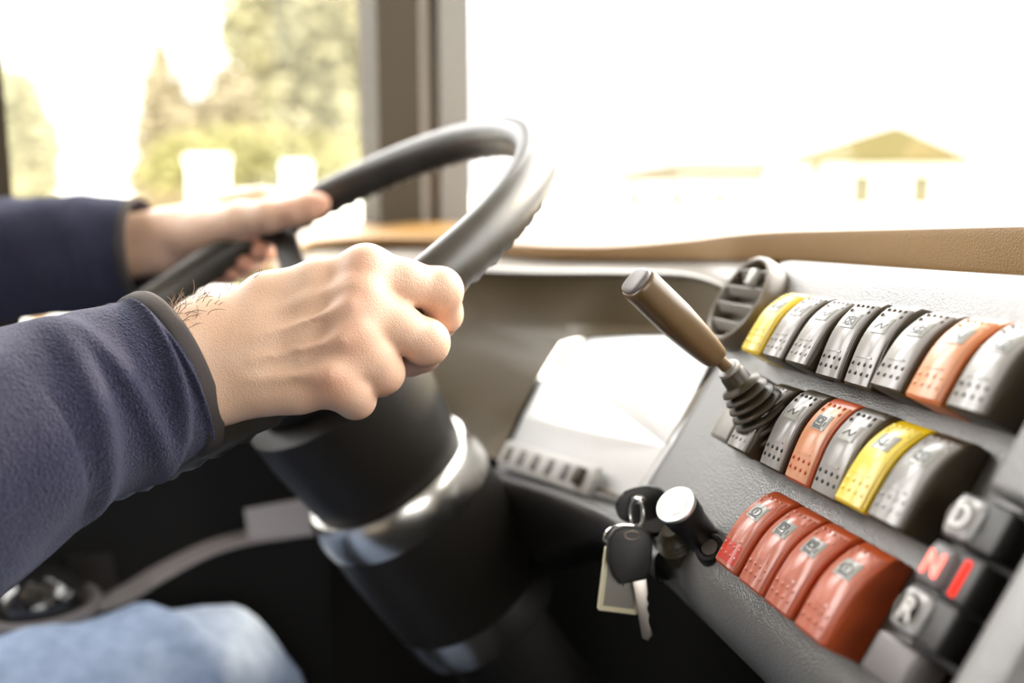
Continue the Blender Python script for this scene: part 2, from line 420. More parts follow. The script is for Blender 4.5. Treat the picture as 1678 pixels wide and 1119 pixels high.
# house with a hipped roof and a long low house
M_hwall = mat('house_wall', (.80, .78, .72), .8)
M_roof = mat('yellow_roof', (.066, .055, .022), .8, .0, noise_col=((.075, .063, .028), 2, .3, .7))
M_roof2 = mat('tan_roof', (.080, .069, .046), .8, .0)
M_win = mat('house_window', (.085, .075, .035), .4)
def house(name, t, xl, xr, ytop, yeave, apex, depth, roofm, over, label, nwin):
    e = empty(name, gp((xl+xr)/2, t)); w = (xr-xl)/FPX*t/2; he = hgt(yeave, t); ht = hgt(ytop, t)
    v, f = box(-w+over, w-over, 0, depth, 0, he); from_pydata('house_wall', v, f, M_hwall, e, False)
    ax = (apex-839)/FPX*(t+depth/2)-((xl+xr)/2-839)/FPX*t; ht = hgt(ytop, t+depth/2); r = .12 if nwin < 4 else w*.7
    vs = [(-w, -over, he-.12), (w, -over, he-.12), (w, depth+over, he-.12), (-w, depth+over, he-.12), (-w, -over, he), (w, -over, he), (w, depth+over, he), (-w, depth+over, he), (ax-r, depth/2, ht), (ax+r, depth/2, ht)]
    fs = [(0, 1, 2, 3), (0, 1, 5, 4), (1, 2, 6, 5), (2, 3, 7, 6), (3, 0, 4, 7), (4, 5, 9, 8), (6, 7, 8, 9), (5, 6, 9), (7, 4, 8)]
    from_pydata('roof', vs, fs, roofm, e, False)
    for i in range(nwin):
        x = -w*.7+(i+.5)*1.4*w/nwin
        v, f = box(x-.35, x+.35, -.05, .02, he-1.35, he-.35); from_pydata('house_window', v, f, M_win, e, False)
    return tag(e, label, 'house')
house('house', 30., 1322, 1600, 208, 266, 1462, 6., M_roof, .35, 'pale house with a yellow hipped roof beyond the windscreen', 2)
house('long_house', 44., 945, 1345, 262, 296, 1250, 7., M_roof2, .3, 'long low pale house with a tan roof beyond the windscreen', 4)
pp = gp(1336, 27.)
tag(from_pydata('lamp_post', *lathe((pp[0], pp[1], -.95), (pp[0], pp[1], hgt(262, 27)-.95), [(0, .20), (hgt(262, 27), .17)], 12), M_roof), 'yellow post standing at the left corner of the pale house', 'post')

# ================================================================== DASHBOARD
dash = empty('dashboard', bus(.55, .5, 0)); dash.location = (0, 0, 0)
tag(dash, 'grey dashboard with glare-tinted brown cowl wrapping round the wheel under the windscreen', 'dashboard')
# x, top, band top, band bottom, ledge lip, t
ST = [(470, 440, 452, 462, 480, 1.04), (484, 398, 412, 428, 462, 1.07), (505, 374, 394, 409, 444, 1.11), (560, 363, 388, 405, 440, 1.15), (620, 361, 387, 404, 440, 1.165), (690, 361, 387, 405, 440, 1.14), (750, 365, 388, 407, 441, 1.10),
      (870, 384, 399, 424, 446, 1.0), (1000, 387, 401, 427, 447, .92), (1128, 377, 392, 427, 450, .84), (1200, 369, 384, 427, 460, .78), (1274, 364, 379, 428, 470, .735),
      (1400, 360, 377, 437, 480, .655), (1550, 358, 375, 449, 490, .565), (1678, 356, 373, 459, 500, .505), (1850, 353, 371, 474, 520, .44)]
ST = spline(ST, 70)
rows = []
for x, yt, yb, yo, yl, t in ST:
    far = pt(x, yt, t*1.16)
    back = far+FWD*.25+UPZ*-.02
    a = pt(x, (yt*.25+yb*.75), t*1.03); b = pt(x, yb+1, t); c = pt(x, yb+5, t*.995); d_ = pt(x, yo-4, t*1.0); e_ = pt(x, yo, t*1.008); g_ = pt(x, yo+6, t*1.03); k_ = pt(x, yo+40, t*1.06)
    rows.append(spline([back, far, a, b, c, d_, e_, g_, k_], 26))
vs, fs = loft(rows, False, False)
o = from_pydata('cowl', vs, fs, M_cowl, dash, True, 180)
# instrument hood ledge (left of the switch panel)
LS = [s for s in ST if s[0] < 1262]
rows = []
for x, yt, yb, yo, yl, t in LS:
    q = max(0, (x-1100)/160)
    y2 = yl+q*q*40; tt = t*.93
    rows.append(spline([pt(x, yo-3, t*1.03), pt(x, yo+3, t*1.0), pt(x, yo*.35+y2*.65, t*.965), pt(x, y2-3, tt*1.005), pt(x, y2, tt), pt(x, y2+3, tt*1.003), pt(x, y2+10, tt*1.03), pt(x, y2+14, tt*1.08)], 22))
vs, fs = loft(rows, False, False)
from_pydata('instrument_hood', vs, fs, M_hood, dash, True, 180)
# recess round the instruments
outer = [(1238, 520, .70), (1190, 462, .745), (1128, 452, .79), (1000, 449, .865), (870, 449, .94), (750, 446, 1.03), (640, 446, 1.09), (560, 470, 1.08), (560, 640, 1.0), (700, 735, .95), (800, 748, .915), (1030, 822, .695), (1100, 720, .687), (1170, 615, .687)]
inner = [(1182, 556, .705), (1140, 545, .73), (1090, 545, .77), (1020, 548, .82), (970, 550, .86), (935, 556, .90), (918, 562, .915), (900, 590, .915), (876, 630, .91), (850, 680, .90), (822, 742, .895), (1036, 818, .70), (1090, 730, .70), (1140, 640, .703)]
ro = [pt(*q) for q in outer]; ri = [pt(*q) for q in inner]
mid = [o_*.45+i_*.55+np.array([0, .03, -.02])*(1 if k < 10 else 0) for k, (o_, i_) in enumerate(zip(ro, ri))]
vs, fs = loft([np.array(ro), np.array(mid), np.array(ri)], True, False)
from_pydata('instrument_recess', vs, fs, M_recess, dash, True, 60)
# instrument glass, gauges and button strip
iv = [pt(*q) for q in inner]
cen = sum(iv)/len(iv)
gn = np.cross(pt(822, 742, .895)-pt(1036, 818, .70), pt(1182, 556, .705)-pt(1036, 818, .70)); gn /= np.linalg.norm(gn)
if gn @ (CAM-cen) < 0: gn = -gn
gl_v = [p-gn*.004 for p in iv]
ng = len(gl_v)
vs = [p for p in gl_v]+[p-gn*.006 for p in gl_v]
fs = [tuple(range(ng)), tuple(range(ng, 2*ng))[::-1]]+[(i, (i+1) % ng, ng+(i+1) % ng, ng+i) for i in range(ng)]
cl = empty('instrument_cluster', (0, 0, 0)); tag(cl, 'glossy instrument cluster mirroring the white sky behind the lever', 'instrument panel')
from_pydata('cover_glass', vs, fs, M_glass_g, cl, False)
gx = pt(1036, 818, .70)-pt(822, 742, .895); gx -= gn*(gx@gn); gx /= np.linalg.norm(gx); gy = np.cross(gn, gx)
if gy[2] < 0: gy = -gy
g0 = pt(822, 742, .895)
def onglass(px, py):
    k = pt(px, py, 1)-CAM; return CAM+k*(((g0-CAM)@gn)/(k@gn))
for px, py, r in []:
    c = onglass(px, py)
    th = np.linspace(0, 2*PI, 49)[:-1]
    from_pydata('gauge_ring', *tube([c+gn*.0015+r*(math.cos(a)*gx+math.sin(a)*gy) for a in th], .0022, 8, True), M_dial, cl)
# button strip under the glass: six small dark buttons
b0, b1 = onglass(838, 748), onglass(975, 792)
ub = (b1-b0)/np.linalg.norm(b1-b0); vb = np.cross(gn, ub); vb = vb if vb[2] > 0 else -vb
Lb = np.linalg.norm(b1-b0)
bevbox('button_strip', -.006, Lb+.006, -.012, .012, 0, .008, .002, M_strip, cl, 2, lambda x, y, z: b0+ub*x+vb*y+gn*z)
for i in range(6):
    x = Lb*(i+.35)/5.7
    bevbox('indicator_button', x-.0045, x+.0045, -.007, .007, .006, .0095 if i < 5 else .014, .0015, M_dark if i in (0, 5) else M_trim, cl, 2, lambda X, Y, Z: b0+ub*X+vb*Y+gn*Z)
# switch panel board: profile along v, extruded along u
prof = [(.155, -.070), (.150, -.040), (.144, -.027), (.136, -.0215), (.12, -.020), (.06, -.020), (0, -.020), (-.045, -.020), (-.060, -.0212), (-.071, -.026), (-.080, -.036), (-.086, -.052), (-.092, -.085), (-.10, -.16)]
prof = spline(prof, 60)
us = np.linspace(-.634, -.322, 40)
rows = [np.array([pan(u, v, h) for v, h in prof]) for u in us]
rows = [np.array([pan(-.636, v, h-.014) for v, h in prof]), np.array([pan(-.6355, v, h-.002) for v, h in prof])]+rows
vs, fs = loft(rows, False, False)
from_pydata('switch_panel', vs, fs, M_panel, dash, True, 180)
# raised frame at the near end of the panel
def panbox(name, u0, u1, v0, v1, h0, h1, bev, m, parent, seg=3):
    return bevbox(name, u0, u1, v0, v1, h0, h1, bev, m, parent, seg, lambda x, y, z: pan(x, y, z))
panbox('panel_frame', -.322, -.266, .041, .20, -.06, .001, .004, M_panel, dash)
panbox('panel_frame', -.2895, -.266, -.20, .0405, -.06, .001, .004, M_panel, dash)
panbox('panel_edge', -.2655, -.235, -.20, .20, -.12, -.012, .004, M_black, dash)
panbox('selector_tray', -.336, -.2900, -.062, .0405, -.05, -.016, .002, M_black, dash)
# moulding running from the panel to the column, and the dark panels below
up_l = spline([pt(825, 762, .90), pt(900, 788, .82), pt(1010, 830, .70), pt(1075, 868, .655), pt(1110, 905, .625)], 24)
lo_l = spline([pt(850, 930, .88), pt(930, 905, .80), pt(1005, 893, .69), pt(1060, 915, .64), pt(1100, 950, .615)], 24)
rows = []
for a, b in zip(up_l, lo_l):
    ou = np.array([-.02, -.03, 0]); m1 = a*.8+b*.2+ou*.8+UPZ*.012; m2 = a*.45+b*.55+ou*.7
    rows.append(spline([a+np.array([.02, .05, -.012]), a, m1, m2, b, b+np.array([.05, .12, -.05])], 22))
vs, fs = loft(rows, False, False)
from_pydata('lower_moulding', vs, fs, M_lower, dash, True, 180)
bus_obj('lower_panel', [(.60, .63, -.6, 1.20, 0, .70)], M_floor, dash)

# round air vent
vent = empty('air_vent', (0, 0, 0), panmat(-.628, .103, -.0110))
tag(vent, 'round louvred air vent at the far end of the top switch row', 'air vent')
RV = .031
M_ventm = mat('vent_plastic', (.13, .10, .065), .36, .7)
def lz(a): return [(r*math.cos(t), r*math.sin(t), z) for r, z in a for t in []]
prof_v = [(-.0085, .0335), (.002, .0335), (.005, .0325), (.0058, .0308), (.005, .0292), (.001, .0282), (-.0085, .0275)]
from_pydata('vent_rim', *lathe((0, 0, 0), (0, 0, 1), prof_v, 48, False), M_ventm, vent)
from_pydata('vent_back', *lathe((0, 0, -.0085), (0, 0, 1), [(0, .0275), (.002, .0275)], 40), M_dark, vent)
for k in range(4):
    y = -.0195+.013*k; hw = math.sqrt(max(.0283**2-y*y, 0))
    bevbox('slat', -hw, hw, -.0036, .0036, -.0008, .0008, .0005, M_hood, vent, 1, lambda X, Y, Z, y=y: (X, y+Y*.8-Z*.5, .002+Y*.75+Z))
bevbox('slat_knob', -.005, .005, -.006, .006, .003, .009, .0015, M_lens, vent, 2, lambda X, Y, Z: (X+.008, Y+.016, Z))


# ================================================================== ROCKER SWITCHES
FACE = [(0, 0), (.006, .0002), (.012, .0003), (.018, .0002), (.023, -.0002), (.0275, -.0010), (.031, -.0020), (.034, -.0032), (.037, -.0046), (.040, -.0061), (.0425, -.0078)]
FW_ = .0215; BW = .0252
def face_h(v):
    for (a, h0), (b, h1) in zip(FACE, FACE[1:]):
        if v <= b: return h0+(h1-h0)*(v-a)/(b-a)
    return FACE[-1][1]
def strip(name, u0, u1, v0, v1, off, thick, m, parent, n=8, inset=.0004):
    """a thin plate following the curved face"""
    rows = []
    for v in np.linspace(v0, v1, n):
        h = face_h(v)+off
        rows.append(np.array([(u0, v, h-thick), (u0, v, h-inset), (u0+inset, v, h), (u1-inset, v, h), (u1, v, h-inset), (u1, v, h-thick)]))
    vs, fs = loft(rows, True, True)
    return from_pydata(name, vs, fs, m, parent, True, 50)
def rocker_body(m):
    out = [(v, h-.0006) for v, h in FACE]+[(.0452, -.0108), (.0462, -.0135), (.0460, -.0195), (0, -.0195), (-.0008, -.006), (-.0008, -.0012)]
    vs = [(-.0018, v, h) for v, h in out]+[(-.0018+BW, v, h) for v, h in out]; n = len(out)
    fs = [tuple(range(n)), tuple(range(n, 2*n))]+[(i, (i+1) % n, n+(i+1) % n, n+i) for i in range(n)]
    me = bpy.data.meshes.new('b'); me.from_pydata(vs, [], fs); bm = bmesh.new(); bm.from_mesh(me); bpy.data.meshes.remove(me)
    bmesh.ops.recalc_face_normals(bm, faces=bm.faces)
    ed = [e for e in bm.edges if len(e.link_faces) == 2 and e.calc_face_angle(0) > .6 and max(v.co.z for v in e.verts) > -.016]
    bmesh.ops.bevel(bm, geom=ed, offset=.0013, segments=3, affect='EDGES', profile=.5)
    me = bpy.data.meshes.new('rocker_body'); bm.to_mesh(me); bm.free(); me.materials.append(m)
    me.shade_smooth(); me.set_sharp_from_angle(angle=math.radians(35)); return me
BODY = {}
def dots_mesh(lower):
    bm = bmesh.new()
    pos = [(FW_*(.11+.245*i), v) for v in (.0056, .0104) for i in range(4)] if lower else [(FW_*(.16+.22*i), .0412) for i in range(4)]+[(FW_*.12, .0378), (FW_*.88, .0378)]
    for x, v in pos:
        g = bmesh.ops.create_icosphere(bm, subdivisions=2, radius=.00122)
        for q in g['verts']: q.co = Vector((q.co.x+x, q.co.y+v, q.co.z*.8+face_h(v)+.0001))
    me = bpy.data.meshes.new('grip_dots'); bm.to_mesh(me); bm.free(); me.shade_smooth(); return me
DOTS = (dots_mesh(True), dots_mesh(False)); DM = {}
def seg(a, b, w=.0004):
    a, b = np.array(a), np.array(b); d = b-a; d = d/np.linalg.norm(d); n = np.array([-d[1], d[0]])*w
    return [a+n, b+n, b-n, a-n]
def icon_mesh(kind):
    S = []
    def R(x0, y0, x1, y1): 
        for p, q in (((x0, y0), (x1, y0)), ((x1, y0), (x1, y1)), ((x1, y1), (x0, y1)), ((x0, y1), (x0, y0))): S.append(seg(p, q))
    def Cc(x, y, r, a0=0, a1=2*PI):
        th = np.linspace(a0, a1, 13)
        for p, q in zip(th, th[1:]): S.append(seg((x+r*math.cos(p), y+r*math.sin(p)), (x+r*math.cos(q), y+r*math.sin(q))))
    if kind == 'door': R(.001, .0012, .0052, .0062); R(.002, .0028, .0042, .0052); S.append(seg((.0012, .0002), (.006, .0002))); S.append(seg((.0066, .0012), (.0066, .004)))
    elif kind == 'arrow': S += [seg((.0035, .001), (.0035, .0058)), seg((.0035, .001), (.0015, .003)), seg((.0035, .001), (.0058, .0028))]
    elif kind == 'fan': Cc(.0038, .0034, .0026); S += [seg((.001, .001), (.0066, .0058)), seg((.001, .0058), (.0066, .001)), seg((.0038, .0004), (.0038, .0064))]
    elif kind == 'heat': Cc(.0026, .0035, .0014); Cc(.0052, .0035, .0014); S += [seg((.0008, .001), (.007, .001)), seg((.0038, .001), (.0038, .0064))]
    elif kind == 'lamp': Cc(.003, .0033, .0019, PI/2, 3*PI/2); S += [seg((.003, .0014), (.003, .0052)), seg((.0042, .0045), (.0066, .0045)), seg((.0042, .0033), (.0066, .0033)), seg((.0042, .0021), (.0066, .0021))]
    elif kind == 'wave': S += [seg((.001, .0018), (.003, .0048)), seg((.003, .0048), (.0048, .0018)), seg((.0048, .0018), (.0066, .0048))]
    else: Cc(.0038, .0034, .0024); S += [seg((.0038, .002), (.0038, .0048)), seg((.001, .0006), (.0066, .0006))]
    vs = []; fs = []
    for q in S:
        k = len(vs)
        for x, y in q: vs.append((x, y))
        fs.append((k, k+1, k+2, k+3))
    return vs, fs
def rocker(u, v, label, body, face, icon, pressed=False, lens=True, dotm=None, group=None, name='rocker_switch', redlight=None):
    M = panmat(u, v, 0)
    if pressed:
        M = M @ Matrix.Translation((0, .023, -.012)) @ Matrix.Rotation(math.radians(9.0), 4, 'X') @ Matrix.Translation((0, -.023, .012)) @ Matrix.Translation((0, 0, -.0006))
    e = empty(name, M=M); tag(e, label, 'switch', group)
    if body.name not in BODY: BODY[body.name] = rocker_body(body)
    link('rocker_body', BODY[body.name], None, e, False)
    strip('face_plate', 0, FW_, .0002, .0424, .0004, .0016, face, e, 14)
    dm = dotm or face
    if dm.name not in DM:
        DM[dm.name] = []
        for q in DOTS:
            d = q.copy(); d.materials.append(dm); DM[dm.name].append(d)
    link('lower_grip_dots', DM[dm.name][0], None, e, False); link('upper_grip_dots', DM[dm.name][1], None, e, False)
    strip('slot_line', FW_*.16, FW_*.78, .0136, .0146, .0009, .0008, face, e, 2, .0002)
    w = strip('icon_window', FW_*.20, FW_*.80, .0275, .0362, .0009, .0008, M_lens, e, 6, .0003)
    iv_, if_ = icon_mesh(icon)
    k = FW_*.60/.0078
    o = from_pydata('icon', [(FW_*.20+.0003+x*k*.95, .0283+y*1.0, face_h(.0283+y)+.00105) for x, y in iv_], if_, M_ink, w, False)
    if redlight: strip('red_lens', FW_*.35, FW_*.95, .0155, .019, .0009, .0008, redlight, e, 3, .0003)
    return e
r1 = [-.5698, -.5408, -.5118, -.4828, -.4538, -.4248, -.3958, -.3668]
V1, V2, V3 = .0690, .0134, -.0433
spec = [(r1[0], 'yellow rocker switch at the far end of the top row beside the round vent', M_yel, M_yelf, 'lamp', False),
        (r1[1], 'pale grey rocker switch right after the yellow one in the top row', M_dark, M_grey, 'lamp', False),
        (r1[2], 'grey rocker switch in the top row, two places after the yellow one', M_dark, M_grey, 'wave', False),
        (r1[3], 'grey pressed rocker switch in the top row with a crossed circle icon', M_dark, M_grey, 'fan', True),
        (r1[4], 'shiny grey pressed rocker switch, fourth before the end of the top row', M_dark, M_grey, 'wave', True),
        (r1[5], 'grey rocker switch just before the salmon one in the top row', M_dark, M_grey, 'heat', False),
        (r1[6], 'salmon orange rocker switch in the top row', M_sal, M_salf, 'wave', False),
        (r1[7], 'grey rocker switch at the near end of the top row with wide dark side', M_dark, M_grey, 'round', False)]
for u, lab, b, f, ic, pr in spec: rocker(u, V1, lab, b, f, ic, pr, dotm=(M_dark if f is M_grey and u in (r1[3], r1[4], r1[5], r1[7]) else None), group='rocker switches of the top row')
r2 = [-.5158, -.4873, -.4584, -.4313, -.4040, -.3763]
G2 = 'rocker switches of the middle row'
rocker(r2[0]-.007, V2-.001, 'grey rocker switch with a small red light, half hidden by the lever bellows', M_dark, M_grey, 'wave', False, redlight=M_ledsoft, group=G2)
rocker(r2[1], V2, 'grey rocker switch between lever bellows and salmon switch', M_dark, M_grey, 'wave', True, dotm=M_ink, group=G2)
rocker(r2[2], V2, 'orange red rocker switch in the middle row among grey ones', M_red, M_salf, 'door', True, dotm=M_red, group=G2)
rocker(r2[3], V2, 'grey rocker switch with bold black dots beside the yellow one', M_dark, M_grey, 'wave', True, dotm=M_ink, group=G2)
rocker(r2[4], V2, 'bright yellow rocker switch in the middle row with an arrow icon', M_yel, M_yelf, 'arrow', False, group=G2)
rocker(r2[5], V2, 'grey rocker switch at the near end of the middle row', M_dark, M_grey, 'fan', False, group=G2)
r3 = [-.4699, -.4404, -.4125, -.3827]
G3 = 'red rocker switches of the bottom row'
M_redglow = mat('red_lit_face', (.55, .06, .04), .25, .5, emit=((1, .03, .02), .10))
e = rocker(r3[0], V3, 'red rocker switch with glowing lower end beside the small round nut', M_red, M_redf, 'round', False, group=G3)
strip('lit_lens', .001, FW_-.001, .002, .0125, .0006, .0008, M_redglow, e, 5, .0003)
rocker(r3[1], V3, 'red rocker switch with door icon, second along the bottom row', M_red, M_redf, 'door', False, group=G3)
rocker(r3[2], V3, 'red rocker switch with door icon, just before the last of the bottom row', M_red, M_redf, 'door', False, group=G3)
rocker(r3[3], V3, 'red rocker switch at the near end of the bottom row beside the R button', M_red, M_redf, 'round', False, group=G3)
# blank cover plates
def plate(name, u0, u1, v0, v1, h0, h1, m, label):
    o = panbox(name, u0, u1, v0, v1, h0, h1, .0025, m, None); return tag(o, label, 'cover plate')
plate('blank_plate', -.558, -.5335, V2-.001, V2+.044, -.0196, -.0035, M_hood, 'plain pale blank cover at the far end of the middle row')
plate('blank_plate', -.3345, -.3085, -.0415, -.0235, -.0155, .000, M_trim, 'plain grey blank cover below the R button')

# gear selector buttons D, N, R
def letter(ch, size, m, parent, M, name='letter'):
    cu = bpy.data.curves.new('t', 'FONT'); cu.body = ch; cu.size = size; cu.extrude = .0003; cu.align_x = 'CENTER'; cu.align_y = 'CENTER'; cu.offset = size*.02; cu.resolution_u = 4
    to = bpy.data.objects.new('t', cu); COL.objects.link(to); bpy.context.view_layer.update()
    me = bpy.data.meshes.new_from_object(to.evaluated_get(bpy.context.evaluated_depsgraph_get()))
    bpy.data.objects.remove(to); bpy.data.curves.remove(cu)
    me.transform(M); return link(name, me, m, parent, False)
for ch, v0, lab in [('D', .0200, 'topmost selector button with a white D'), ('N', -.0008, 'selector button with a glowing red N and red light bar'), ('R', -.0200, 'selector button with a white R in a dark ring')]:
    e = empty('selector_button', M=panmat(-.331, v0, 0)); tag(e, lab, 'button', 'gear selector buttons')
    bevbox('button_body', -.0015, .0275, -.001, .0175, -.0158, -.0010, .0012, M_black, e)
    f = bevbox('button_face', 0, .0152, 0, .0162, -.003, .0018, .0028, M_trim if ch == 'N' else M_btn, e, 4)
    if ch in 'RD':
        th = np.linspace(0, 2*PI, 41)[:-1]
        vs, fs = lathe((.0076, .0081, .0012), (.0076, .0081, 2), [(0, .0066), (.0008, .0066)], 40)
        from_pydata('dark_disc', vs, fs, M_disc if ch == 'R' else M_trim, f)
        from_pydata('disc_ring', *tube([(.0076+.0066*math.cos(a), .0081+.0066*math.sin(a), .0019) for a in th], .0005, 8, True), M_hood, f)
    letter(ch, .0132, M_ledsoft if ch == 'N' else M_white, f, Matrix.Translation((.0076, .0078, .0022)))
    if ch == 'N': bevbox('light_bar', .0188, .0218, .001, .0155, -.0014, -.0002, .0005, M_ledred, e, 2)

# ================================================================== RETARDER LEVER
lb = pan(-.511, .030, -.0195); ltop = pt(1196, 607, .556)
lev = empty('control_lever', lb); tag(lev, 'brown plastic control lever rising from rubber bellows in the middle row', 'lever')
def loc(o_, ref): return [np.asarray(p)-np.asarray(ref) for p in o_]
def addl(name, vf, m, parent, ref, ang=40): return from_pydata(name, loc(vf[0], ref), vf[1], m, parent, True, ang)
H = np.linalg.norm(ltop-lb); nb = 7
prof_b = [(0, .0205), (.002, .0212)]
for i in range(nb):
    s0 = .004+(H-.013)*i/nb; r = .0185-.0085*i/nb; st = (H-.013)/nb
    prof_b += [(s0, r-.0035), (s0+st*.25, r-.001), (s0+st*.5, r+.0012), (s0+st*.78, r+.0006)]
prof_b += [(H-.009, .0082), (H-.008, .0078), (H-.002, .0074), (H, .0060), (H+.0003, .003)]
addl('bellows', lathe(lb, ltop, prof_b, 48), M_rubber, lev, lb, 60)
sb, stp = pt(1196, 607, .556), pt(1166, 577, .551)
addl('stem', lathe(sb, stp, [(-.004, .0035), (0, .0036), (np.linalg.norm(stp-sb)+.003, .0034)], 20), M_lever, lev, lb)
addl('stem_collar', lathe(sb, stp, [(-.001, .0066), (.001, .0070), (.0022, .0066), (.003, .0045)], 28), M_hood, lev, lb)
ga, gb = pt(1174, 588, .5525), pt(1044, 462, .532); GL = np.linalg.norm(gb-ga)
gp_ = [(q_[0], q_[1]*1.13) for q_ in [(0, .0052), (.0008, .0066), (.003, .0074), (.012, .0086), (.025, .0097), (.036, .0104), (.044, .0104), (GL-.003, .0103), (GL-.0008, .0102), (GL, .0096)]]
addl('grip', lathe(ga, gb, gp_, 48, True, .86, 2.7), M_lever, lev, lb, 50)
addl('end_cap', lathe(ga, gb, [(GL-.0002, .0100), (GL+.0012, .0100), (GL+.0022, .0094), (GL+.0028, .0072), (GL+.003, .002)], 40, True, .86, 2.7), M_trim, lev, lb, 50)
gx_, gy_, gd_ = basis(gb-ga)
# raised mould line on the grip
vn = (CAM-ga); vn /= np.linalg.norm(vn); vn -= gd_*(vn@gd_); vn /= np.linalg.norm(vn)
rl = [ga+gd_*s+vn*(.0098*min(1, .80+s*4)) for s in (.012, .02, .028, .035)]
addl('mould_line', tube(rl, .0003, 6), M_lever, lev, lb)

# ================================================================== KNOB, LOCK, NUT, KEYS
kb, kt = pan(-.5275, -.0415, -.0195), None
kb = pt(1146, 876, .572); kt = pt(1109, 829, .556)
kn = empty('pull_knob', kb); tag(kn, 'black pull knob with a bright silver cap beside the ignition key', 'knob')
KL = np.linalg.norm(kt-kb)
addl('knob_body', lathe(kb, kt, [(-.004, .0095), (0, .0100), (KL*.55, .0104), (KL*.62, .0112), (KL-.001, .0116), (KL, .0113)], 40), M_black, kn, kb)
addl('silver_cap', lathe(kb, kt, [(KL-.0004, .0118), (KL+.0012, .0120), (KL+.0020, .0116), (KL+.0021, .0076), (KL+.0017, .0073), (KL+.0021, .0070), (KL+.0022, .001)], 48), M_cap, kn, kb, 30)
cb, ct = pt(1108, 893, .595), pt(1097, 868, .586); CL = np.linalg.norm(ct-cb)
addl('rubber_collar', lathe(cb, ct, [(-.008, .0105), (0, .0104), (.002, .0112), (.0032, .0095), (.0048, .0103), (.006, .0085), (.0075, .0092), (.009, .007), (CL, .005)], 36), M_rubber, kn, kb)
nb0, nb1 = pt(1167, 902, .562), pt(1159, 892, .557)
nut = empty('round_nut', nb0); tag(nut, 'small round black nut between the silver capped knob and red switch', 'nut')
addl('nut_ring', lathe(nb0, nb1, [(-.006, .0094), (0, .0094), (.003, .0090), (.0045, .0080), (.0045, .0058), (.003, .0056)], 24, False), M_black, nut, nb0, 30)
addl('nut_core', lathe(nb0, nb1, [(0, .0054), (.0036, .0054), (.0046, .0046)], 24), M_steel, nut, nb0)
# ignition lock with the key in it
ib = pt(1078, 846, .628); it_ = pt(1060, 832, .612)
lk = empty('ignition_lock', ib); tag(lk, 'dark ignition lock barrel behind the inserted black key', 'lock')
addl('barrel', lathe(ib, it_, [(-.004, .0125), (.004, .0125), (.0055, .0115)], 36), M_black, lk, ib)
def slab(outline, c, x, y, z, th, bev, name, m, parent, ref):
    bm = bmesh.new()
    top = [bm.verts.new(V(c+x*a+y*b+z*th/2-ref)) for a, b in outline]; bot = [bm.verts.new(V(c+x*a+y*b-z*th/2-ref)) for a, b in outline]
    n = len(outline)
    bm.faces.new(top); bm.faces.new(bot[::-1])
    for i in range(n): bm.faces.new((top[i], bot[i], bot[(i+1) % n], top[(i+1) % n]))
    ed = [e for e in bm.edges if (e.verts[0] in top and e.verts[1] in top) or (e.verts[0] in bot and e.verts[1] in bot)]
    if bev: bmesh.ops.bevel(bm, geom=ed, offset=bev, segments=3, affect='EDGES', profile=.5)
    return from_bm(name, bm, m, parent, True, 35)
X_, Y_, Z_ = rt, up, -fw
kc = pt(1051, 826, .602)
ik = empty('ignition_key', kc); tag(ik, 'black headed key pushed into the ignition lock', 'key')
th = np.linspace(0, 2*PI, 33)[:-1]
ca, sa = math.cos(.22), math.sin(.22)
kx = X_*ca+Y_*sa; ky = -X_*sa+Y_*ca; kz = Z_*.9-X_*.4; kz /= np.linalg.norm(kz)
ol = [(.0155*math.copysign(abs(math.cos(a))**.8, math.cos(a)), .0108*math.copysign(abs(math.sin(a))**.85, math.sin(a))) for a in th]
slab(ol, kc, kx, ky, kz, .0068, .0022, 'key_head', M_black, ik, kc)
addl('key_blade', lathe(kc+(it_-kc)*.25, it_, [(0, .003), (np.linalg.norm(it_-kc)*.8, .003)], 12), M_steel, ik, kc)
# split ring through the key head
rc = pt(1043, 842, .590); rr = .0090
rg = from_pydata('key_ring', [], [], M_chrome); bpy.data.objects.remove(rg)
vs, fs = tube([rc+Y_*rr*1.05*math.cos(a)+(X_*.30+Z_*.55)*rr*math.sin(a) for a in th], .00095, 10, True)
vs2, fs2 = tube([rc+Z_*.0012+Y_*rr*1.05*math.cos(a)+(X_*.38+Z_*.55)*rr*math.sin(a) for a in th], .00085, 10, True)
ro_ = empty('key_ring', rc); tag(ro_, 'silver split ring hanging from the ignition key', 'key ring')
addl('ring_coil', (vs, fs), M_chrome, ro_, rc); addl('ring_coil', (vs2, fs2), M_chrome, ro_, rc)
plv = pt(1046, 818, .594)
addl('ring_plate', lathe(plv-Z_*.004, plv, [(0, .0046), (.0048, .0044), (.0052, .0036)], 24, True, .62), M_chrome, ro_, rc)
# hanging spare key and tag
hc = pt(1032, 908, .585)
hk = empty('hanging_key', hc); tag(hk, 'black headed key with steel blade hanging on the split ring', 'key')
oh = [(-.010, .0150), (-.0135, .010), (-.0135, -.004), (-.0105, -.0125), (-.0065, -.0175), (-.0050, -.0165), (-.0040, -.0172), (.009, -.0145), (.0115, -.010), (.0130, .004), (.0115, .0125), (.006, .0165), (-.004, .0172)]
slab([(a, b) for a, b in oh], hc, X_, Y_, Z_*.97+X_*.2, .006, .0018, 'key_head', M_black, hk, hc)
ob = [(-.0045, 0), (.0042, .0005), (.0052, -.010), (.0040, -.0125), (.0056, -.0155), (.0042, -.0185), (.0060, -.022), (.0050, -.026), (.0072, -.031), (.0078, -.034), (.0052, -.0375), (.0020, -.036)]
slab(ob, hc+X_*.0055+Y_*-.0135-Z_*.0005, X_, Y_, Z_, .0022, .0004, 'key_blade', M_steel, hk, hc)
addl('head_eyelet', tube([hc+X_*.001+Y_*.0115+Z_*.0030+(X_*.0042*math.cos(a)+Y_*.0024*math.sin(a)) for a in th], .0008, 8, True), M_steel, hk, hc)
